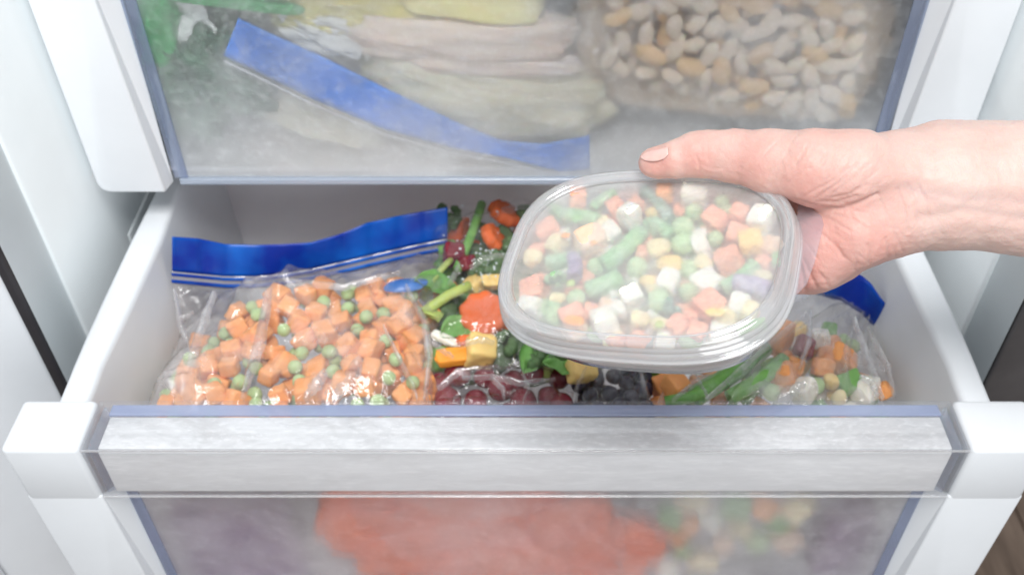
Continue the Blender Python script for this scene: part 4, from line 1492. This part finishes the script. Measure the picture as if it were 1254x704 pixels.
beans = [
    ((482, 242), (360, 352), 62, 'gbean', 0, 'thick long green bean lying diagonally in the middle left of the lid'), ((415, 385), (308, 430), 60, 'gbean', 1, 'short green bean below the thick diagonal one'),
    ((490, 112), (575, 205), 44, 'gbean_d', 1, 'dark green bean at the far side under the lid'), ((325, 168), (402, 120), 46, 'gbean', 4, 'pale green bean at the far left, right of the corner carrot'),
    ((235, 190), (345, 212), 56, 'gbean', 2, 'green bean with a vivid cut end at the far left'), ((520, 215), (580, 262), 54, 'gbean', 2, 'short green bean left of the twin peas'),
    ((845, 348), (742, 425), 50, 'gbean', 1, 'curved green bean at the right above the purple bean'), ((195, 170), (250, 200), 50, 'gbean', 5, 'pale green bean deep in the far left corner'),
    ((265, 322), (268, 388), 52, 'purple', 0, 'small purple bean left of the middle'), ((780, 408), (890, 432), 62, 'purple', 0, 'large grey purple bean at the right front of the container'),
    ((180, 345), (290, 330), 56, 'gbean', 3, 'green bean across the left side above the purple bean'), ((500, 215), (540, 250), 50, 'gbean', 4, 'short deep green bean behind the diagonal bean'),
    ((195, 470), (215, 525), 48, 'gbean', 3, 'short green bean in the left front corner'), ((790, 560), (880, 535), 36, 'gbean_in', 3, 'light green bean along the right front rim'),
    ((905, 300), (912, 350), 30, 'gbean', 4, 'thin green bean against the right wall'),
]
for a, b, w, mt, dp, lab in beans:
    r = w * KS * .5
    h = PH + .0012 + dp * .001 + r
    A, B = Vector(CP(*a, h)), Vector(CP(*b, h))
    nrm = Vector(RM[:, 2])
    mid = (A + B) / 2 + nrm.cross(B - A) * .06
    V, Fa = tube([A, A.lerp(mid, .5) + nrm.cross(B - A) * .015, mid, mid.lerp(B, .5) + nrm.cross(B - A) * .015, B], r, 18, seed=a[0], wob=.10)
    V = [v.copy() for v in V]
    nmv = 'purple_bean' if mt == 'purple' else 'green_bean'
    tag(link(nmv, mesh(nmv, V, Fa), M[mt]), lab, 'bean')
# lower layers
cinv = CM


def low_pt():
    h = rnd.uniform(.0125, .0245)
    k = .90 - (h - .010) * 16
    u, v = rnd.uniform(-1, 1), rnd.uniform(-1, 1)
    if abs(u) ** 3 + abs(v) ** 3 > 1:
        return None
    return tuple(CM @ Vector((u * CA * k, v * CB * k, -h)))


for p in scatter(120, low_pt, .0088):
    k = rnd.choice(('carrot_f', 'pea_f', 'corn_p', 'potato', 'carrot_f', 'peach', 'potato'))
    nm = {'carrot_f': 'carrot_cube', 'pea_f': 'pea', 'corn_p': 'corn_kernel', 'potato': 'potato_cube', 'peach': 'squash_piece'}[k]
    me = {'pea_f': peas, 'corn_p': corns}.get(k, cubes)()
    put(nm, rnd.choice(me), M[k], p, rnd.uniform(.0082, .0105), rrot(), nm.replace('_', ' ') + ' in the hidden lower layer of the held container', nm.replace('_', ' '), nm.replace('_', ' ') + 's in the container\'s lower layer')


# ------------------------------------------------------------------ HAND
def hand():
    vox = .00065

    def C3(px, py, d):          # camera-aligned metres: right, up, depth
        return np.array([(px - CX) / F * d, -(py - CY) / F * d, d])
    lo = C3(760, 420, .385) - np.array([.004, .006, 0])
    hi = C3(1470, 130, .385) + np.array([0, .006, 0])
    lo[2], hi[2] = .345, .462
    nx, ny, nz = [int(math.ceil((hi[i] - lo[i]) / vox)) for i in range(3)]
    X = (lo[0] + vox * np.arange(nx)).astype(np.float32)[:, None, None]
    Y = (lo[1] + vox * np.arange(ny)).astype(np.float32)[None, :, None]
    Zd = (lo[2] + vox * np.arange(nz)).astype(np.float32)[None, None, :]

    def cone(a, b, fl=1.0):
        (ax, ay, ad, ar), (bx, by, bd, br) = a, b
        A, B = C3(ax, ay, ad), C3(bx, by, bd)
        ra, rb = ar * ad / F, br * bd / F
        sc = 1 / fl
        d = B - A
        d2 = d.copy()
        d2[2] *= sc
        L = float(d2 @ d2) + 1e-12
        px, py, pz = X - A[0], Y - A[1], (Zd - A[2]) * sc
        t = np.clip((px * d2[0] + py * d2[1] + pz * d2[2]) / L, 0, 1)
        dx, dy, dz = px - t * d2[0], py - t * d2[1], pz - t * d2[2]
        return (np.sqrt(dx * dx + dy * dy + dz * dz) - (ra + (rb - ra) * t)).astype(np.float32)

    def smin(a, b, k):
        h = np.clip(k - np.abs(a - b), 0, None) / k
        return np.minimum(a, b) - h * h * k * .25

    def chain(pts, fl=1.0, k=.004):
        r = None
        for a, b in zip(pts[:-1], pts[1:]):
            c = cone(a, b, fl)
            r = c if r is None else smin(r, c, k)
        return r
    # forearm and wrist
    arm = chain([(1560, 222, .380, 96), (1400, 228, .382, 88), (1254, 231, .385, 80), (1160, 229, .386, 75), (1110, 232, .388, 70)], .78, .004)
    # back of the hand and palm, sloping down behind the container
    palm = chain([(1110, 232, .390, 64), (1020, 250, .402, 62), (950, 258, .421, 58)], .55, .004)
    palm2 = chain([(1080, 270, .390, 46), (1010, 300, .402, 50), (940, 322, .424, 44)], .62, .004)
    g = smin(smin(arm, palm, .009), palm2, .008)
    hyp = chain([(1105, 262, .384, 44), (1052, 284, .384, 42), (1008, 306, .391, 44), (985, 318, .402, 42)], .8, .003)
    g = smin(g, hyp, .006)
    # fold at the little finger's base
    g = smin(g, chain([(1000, 333, .392, 22), (968, 336, .396, 24), (930, 338, .408, 25)], 1, .002), .004)
    th = chain([(1085, 214, .384, 48), (1045, 208, .380, 48), (1000, 206, .381, 46.5), (945, 198, .388, 38.5), (900, 191, .3945, 31.5), (862, 189.5, .3985, 27.5)], .85, .003)
    g = smin(g, th, .006)
    tip = chain([(866, 188.5, .3985, 27.5), (850, 189.5, .3995, 26), (828, 195.5, .4010, 23), (806, 199.5, .4038, 19), (799, 199.5, .4048, 17.8)], .95, .002)
    g = smin(g, tip, .003)
    # styloid bump on the wrist's upper edge
    g = smin(g, cone((1150, 186, .392, 34), (1200, 188, .390, 36), .8), .008)
    # four fingers under the tub
    fingers = [
        [(960, 228, .424, 30), (885, 232, .445, 27), (815, 240, .448, 24), (770, 248, .443, 20), (760, 250, .441, 17)],
        [(950, 262, .424, 30), (875, 270, .444, 28), (800, 284, .446, 25), (745, 294, .442, 21), (733, 296, .440, 18)],
        [(945, 298, .420, 29), (872, 312, .437, 26), (806, 326, .4385, 24), (760, 334, .436, 20), (750, 336, .434, 17)],
        [(945, 330, .412, 26), (885, 345, .4265, 23), (835, 356, .4275, 20), (800, 362, .426, 17), (792, 363, .425, 14)],
    ]
    fg = None
    for f in fingers:
        c = chain(f, .92, .003)
        fg = c if fg is None else np.minimum(fg, c)
    g = smin(g, fg, .006)

    for _ in range(3):                       # soften the joins
        for ax in range(3):
            g = (g + .5 * (np.roll(g, 1, ax) + np.roll(g, -1, ax))) * .5
    # --- surface nets
    f = g
    inside = f < 0
    corners = [(i, j, k) for i in (0, 1) for j in (0, 1) for k in (0, 1)]

    def cs(a, c):
        return a[c[0]:nx - 1 + c[0], c[1]:ny - 1 + c[1], c[2]:nz - 1 + c[2]]
    cnt = np.zeros((nx - 1, ny - 1, nz - 1), np.int8)
    for c in corners:
        cnt += cs(inside, c)
    act = (cnt > 0) & (cnt < 8)
    ii = np.argwhere(act)
    idx = -np.ones(act.shape, np.int32)
    idx[act] = np.arange(len(ii))
    acc = np.zeros((len(ii), 3))
    num = np.zeros(len(ii))
    for a in corners:
        for ax in range(3):
            if a[ax] == 0:
                b = list(a)
                b[ax] = 1
                fa = f[ii[:, 0] + a[0], ii[:, 1] + a[1], ii[:, 2] + a[2]]
                fb = f[ii[:, 0] + b[0], ii[:, 1] + b[1], ii[:, 2] + b[2]]
                m = (fa < 0) != (fb < 0)
                t = np.where(m, fa / np.where(m, fa - fb, 1), 0)
                p = np.array(a, float)[None, :] + t[:, None] * (np.array(b) - np.array(a))[None, :]
                acc += p * m[:, None]
                num += m
    Vc = (ii + acc / num[:, None]) * vox + lo
    faces = []
    for ax in range(3):
        o1, o2 = (ax + 1) % 3, (ax + 2) % 3
        sl0 = [slice(1, -1)] * 3
        sl1 = [slice(1, -1)] * 3
        sl0[ax], sl1[ax] = slice(0, -1), slice(1, None)
        A, B = inside[tuple(sl0)], inside[tuple(sl1)]
        ch = np.argwhere(A != B)
        base = ch.copy()
        base[:, o1] += 1
        base[:, o2] += 1
        flip = B[tuple(ch.T)]

        def cell(d1, d2):
            q = base.copy()
            q[:, o1] += d1
            q[:, o2] += d2
            return idx[q[:, 0], q[:, 1], q[:, 2]]
        q = np.stack([cell(-1, -1), cell(0, -1), cell(0, 0), cell(-1, 0)], 1)
        q[flip] = q[flip][:, ::-1]
        faces.append(q)
    Q = np.concatenate(faces)
    Q = Q[(Q >= 0).all(1)]
    # --- smooth
    E = np.concatenate([Q[:, [0, 1]], Q[:, [1, 2]], Q[:, [2, 3]], Q[:, [3, 0]]])
    deg = np.bincount(E.ravel(), minlength=len(Vc)).astype(float)

    def lap(v):
        s = np.zeros_like(v)
        np.add.at(s, E[:, 0], v[E[:, 1]])
        np.add.at(s, E[:, 1], v[E[:, 0]])
        return s / deg[:, None]
    for _ in range(4):
        Vc = Vc + .5 * (lap(Vc) - Vc)
        Vc = Vc - .42 * (lap(Vc) - Vc)
    # --- creases, tendons: displace the skin on the visible side
    a, b, c = Vc[Q[:, 0]], Vc[Q[:, 1]], Vc[Q[:, 2]]
    fn = np.cross(b - a, Vc[Q[:, 3]] - a) + np.cross(c - b, a - b) * 0
    vn = np.zeros_like(Vc)
    for k in range(4):
        np.add.at(vn, Q[:, k], fn)
    vn /= np.linalg.norm(vn, axis=1, keepdims=True) + 1e-12
    if np.mean(((Vc - Vc.mean(0)) * vn).sum(1)) < 0:
        vn = -vn
    px = CX + F * Vc[:, 0] / Vc[:, 2]
    py = CY - F * Vc[:, 1] / Vc[:, 2]
    front = np.clip(-vn[:, 2] * 2.5, 0, 1)

    def dist_poly(pts):
        d = np.full(len(Vc), 1e9)
        for (x0, y0), (x1, y1) in zip(pts[:-1], pts[1:]):
            dx, dy = x1 - x0, y1 - y0
            t = np.clip(((px - x0) * dx + (py - y0) * dy) / (dx * dx + dy * dy), 0, 1)
            d = np.minimum(d, np.hypot(px - x0 - t * dx, py - y0 - t * dy))
        return d
    disp = np.zeros(len(Vc))
    cre = [
        ([(975, 247), (990, 251), (1010, 256), (1032, 256), (1052, 249), (1075, 238)], 2.6, .0011),
        ([(1000, 247), (1025, 248), (1048, 240)], 2.2, .0005),
        ([(1018, 243), (1040, 238), (1062, 226)], 2.0, .0004),
        ([(985, 240), (1012, 226), (1040, 206)], 1.7, .0003), ([(1000, 243), (1030, 222), (1052, 200)], 1.7, .00035), ([(965, 224), (990, 205), (1008, 186)], 1.7, .00025),
        ([(940, 214), (955, 200), (966, 184)], 1.7, .00025), ([(1022, 236), (1046, 218), (1064, 200)], 1.7, .0003), ([(955, 222), (972, 205), (984, 190)], 1.6, .00022), ([(1042, 238), (1060, 222), (1076, 208)], 1.6, .0003),
        ([(853, 192), (856, 200), (857, 210)], 1.8, .0004), ([(862, 203), (872, 207), (884, 206)], 1.8, .00015),
        ([(1085, 292), (1088, 302), (1088, 314)], 2.0, .0006), ([(1063, 300), (1066, 310), (1064, 322)], 2.0, .0005), ([(1097, 286), (1101, 297), (1106, 308)], 1.8, .0004), ([(1046, 312), (1050, 322), (1046, 330)], 1.8, .0003),
        ([(974, 300), (980, 325), (984, 345), (986, 357)], 2.2, .0008), ([(984, 318), (993, 338), (1000, 352)], 2.0, .0006), ([(968, 335), (975, 345), (979, 357)], 1.8, .0005), ([(1004, 335), (1012, 344), (1014, 350)], 1.8, .0004),
        ([(982, 272), (1004, 284), (1022, 300), (1034, 316)], 2.0, .0004), ([(990, 262), (1016, 268), (1040, 282)], 2.0, .0004), ([(1020, 262), (1048, 270), (1068, 284)], 1.8, .00035), ([(1040, 256), (1070, 264), (1086, 280)], 1.8, .0003), ([(975, 290), (990, 300), (1000, 316)], 1.8, .0003),
        ([(1078, 246), (1086, 262), (1090, 280)], 2.0, .0004), ([(1100, 232), (1108, 256), (1112, 284)], 2.2, .0005), ([(1112, 226), (1122, 250), (1128, 290)], 2.2, .0004), ([(1122, 222), (1134, 246), (1140, 280)], 2.0, .0003),
    ]
    for pts, w, am in cre:
        disp -= 1.0 * am * np.exp(-(dist_poly(pts) / w) ** 2) * front
    # tendon ridge and the hollow under it along the forearm
    disp += .0007 * np.exp(-(dist_poly([(1085, 222), (1115, 214), (1150, 222), (1200, 228), (1254, 230), (1400, 236)]) / 12) ** 2) * front
    disp -= .0006 * np.exp(-(dist_poly([(1105, 228), (1140, 236), (1200, 243), (1254, 246), (1400, 250)]) / 12) ** 2) * front
    disp -= .0008 * np.exp(-(dist_poly([(1130, 268), (1180, 258), (1254, 268), (1400, 278)]) / 9) ** 2) * front
    vein_and_shade = .35 * np.exp(-(dist_poly([(1105, 228), (1140, 236), (1200, 243), (1254, 246), (1400, 250)]) / 6) ** 2) * front  # soft shadow of the hollow below the tendon, painted into skin colour
    vein_and_shade += .30 * np.exp(-(dist_poly([(1120, 232), (1160, 252), (1210, 258), (1290, 272)]) / 4) ** 2) * front
    rl = random.Random(3)
    for _ in range(46):                       # fine folds fanning over the ball of the thumb and the heel of the hand
        if rl.random() < .6:
            x0, y0 = rl.uniform(930, 1075), rl.uniform(178, 246)
            an, ln = math.radians(rl.gauss(-48, 9)), rl.uniform(12, 34)
        else:
            x0, y0 = rl.uniform(985, 1120), rl.uniform(262, 330)
            an, ln = math.radians(rl.choice((75, 60, 28, 40)) + rl.gauss(0, 8)), rl.uniform(10, 26)
        dx, dy = math.cos(an) * ln, math.sin(an) * ln
        disp -= rl.uniform(.00008, .00022) * np.exp(-(dist_poly([(x0, y0), (x0 + dx * .5 + 1.5, y0 + dy * .5), (x0 + dx, y0 + dy)]) / 1.5) ** 2) * front
    # low-frequency unevenness of flesh
    for i in range(len(Vc)):
        v = Vc[i]
        disp[i] += .00035 * mnoise.noise(Vector((v[0] * 130, v[1] * 130, v[2] * 130))) + .00016 * mnoise.noise(Vector((v[0] * 420, v[1] * 420, v[2] * 420)))
    Vc = Vc + vn * disp[:, None]
    red = np.zeros(len(Vc))
    for x, y, r, am in ((805, 200, 26, .8), (855, 195, 30, .7), (915, 205, 40, .55), (985, 235, 50, .55), (980, 330, 45, .8), (1020, 300, 60, .6), (1080, 300, 40, .55), (1040, 270, 60, .45), (870, 300, 90, .7), (1090, 240, 40, .3)):
        red = np.maximum(red, am * np.exp(-((px - x) ** 2 + (py - y) ** 2) / (r * r)))
    red = np.clip(red + .25 * np.exp(-((px - 1000) / 150) ** 2), 0, 1)
    Wp = CAM[None, :] + Vc[:, 0:1] * RT[None] + Vc[:, 1:2] * UP[None] + Vc[:, 2:3] * FW[None]
    hd = thing('person', 'bare right hand and forearm from the right, thumb clamped on the container\'s far rim', 'hand', tuple(at(1160, 230, .40)))
    inv = Matrix.Translation(-Vector(hd.location))
    me = bpy.data.meshes.new('skin')
    me.from_pydata(Wp.tolist(), [], Q.tolist())
    bm = bmesh.new()
    bm.from_mesh(me)
    bmesh.ops.recalc_face_normals(bm, faces=bm.faces)
    bm.to_mesh(me)
    bm.free()
    me.polygons.foreach_set('use_smooth', [True] * len(me.polygons))
    for nm, arr in (('redness', red), ('vein_and_shade', vein_and_shade)):
        at_ = me.attributes.new(nm, 'FLOAT', 'POINT')
        at_.data.foreach_set('value', arr.astype(np.float32))
    o = link('body', me, M['skin'], hd)
    o.matrix_parent_inverse = inv

    # thumbnail: a curved plate lying on the thumb's upper side
    def surf(ppx, ppy):
        # first inside cell along the view line
        for d in np.arange(.380, .425, .0003):
            q = C3(ppx, ppy, d)
            i, j, k = [int(round((q[t] - lo[t]) / vox)) for t in range(3)]
            if 0 <= i < nx and 0 <= j < ny and 0 <= k < nz and g[i, j, k] < 0:
                return d + float(g[i, j, k])
        return None
    up_ = [(784.5, 192.0), (789, 187.6), (797, 184.4), (806, 183.0), (814, 181.4), (818, 180.6)]
    dn_ = [(785.5, 194.0), (790, 197.0), (798, 198.0), (806, 197.2), (813, 194.8), (818.5, 189.5)]
    nu, nv = 20, 8
    D = np.zeros((nv + 1, nu + 1))
    PQ = np.zeros((nv + 1, nu + 1, 2))
    last = .4
    for i in range(nu + 1):
        for j in range(nv, -1, -1):
            q = poly_at(up_, i / nu) * (j / nv) + poly_at(dn_, i / nu) * (1 - j / nv)
            PQ[j, i] = q
            D[j, i] = np.nan
            s_ = surf(*q)
            if s_ is not None:
                D[j, i] = s_
    # fill gaps at the silhouette from the neighbour below, then smooth
    for j in range(nv + 1):
        for i in range(nu + 1):
            if np.isnan(D[j, i]):
                D[j, i] = (D[j - 1, i] + .0012) if j > 0 and not np.isnan(D[j - 1, i]) else np.nanmean(D)
    for _ in range(6):
        E2 = np.pad(D, 1, mode='edge')
        D = .5 * D + .125 * (E2[:-2, 1:-1] + E2[2:, 1:-1] + E2[1:-1, :-2] + E2[1:-1, 2:])
    V = []
    for j in range(nv + 1):
        for i in range(nu + 1):
            V.append(at(PQ[j, i][0], PQ[j, i][1], D[j, i] - .00045))
    w = nu + 1
    Fa = [(j * w + i, j * w + i + 1, (j + 1) * w + i + 1, (j + 1) * w + i) for j in range(nv) for i in range(nu)]
    o = link('thumbnail', mesh('thumbnail', V, Fa), M['nail'], hd)
    o.matrix_parent_inverse = inv
    mods(o, solid=.0005, off=0)
    return hd


hand()
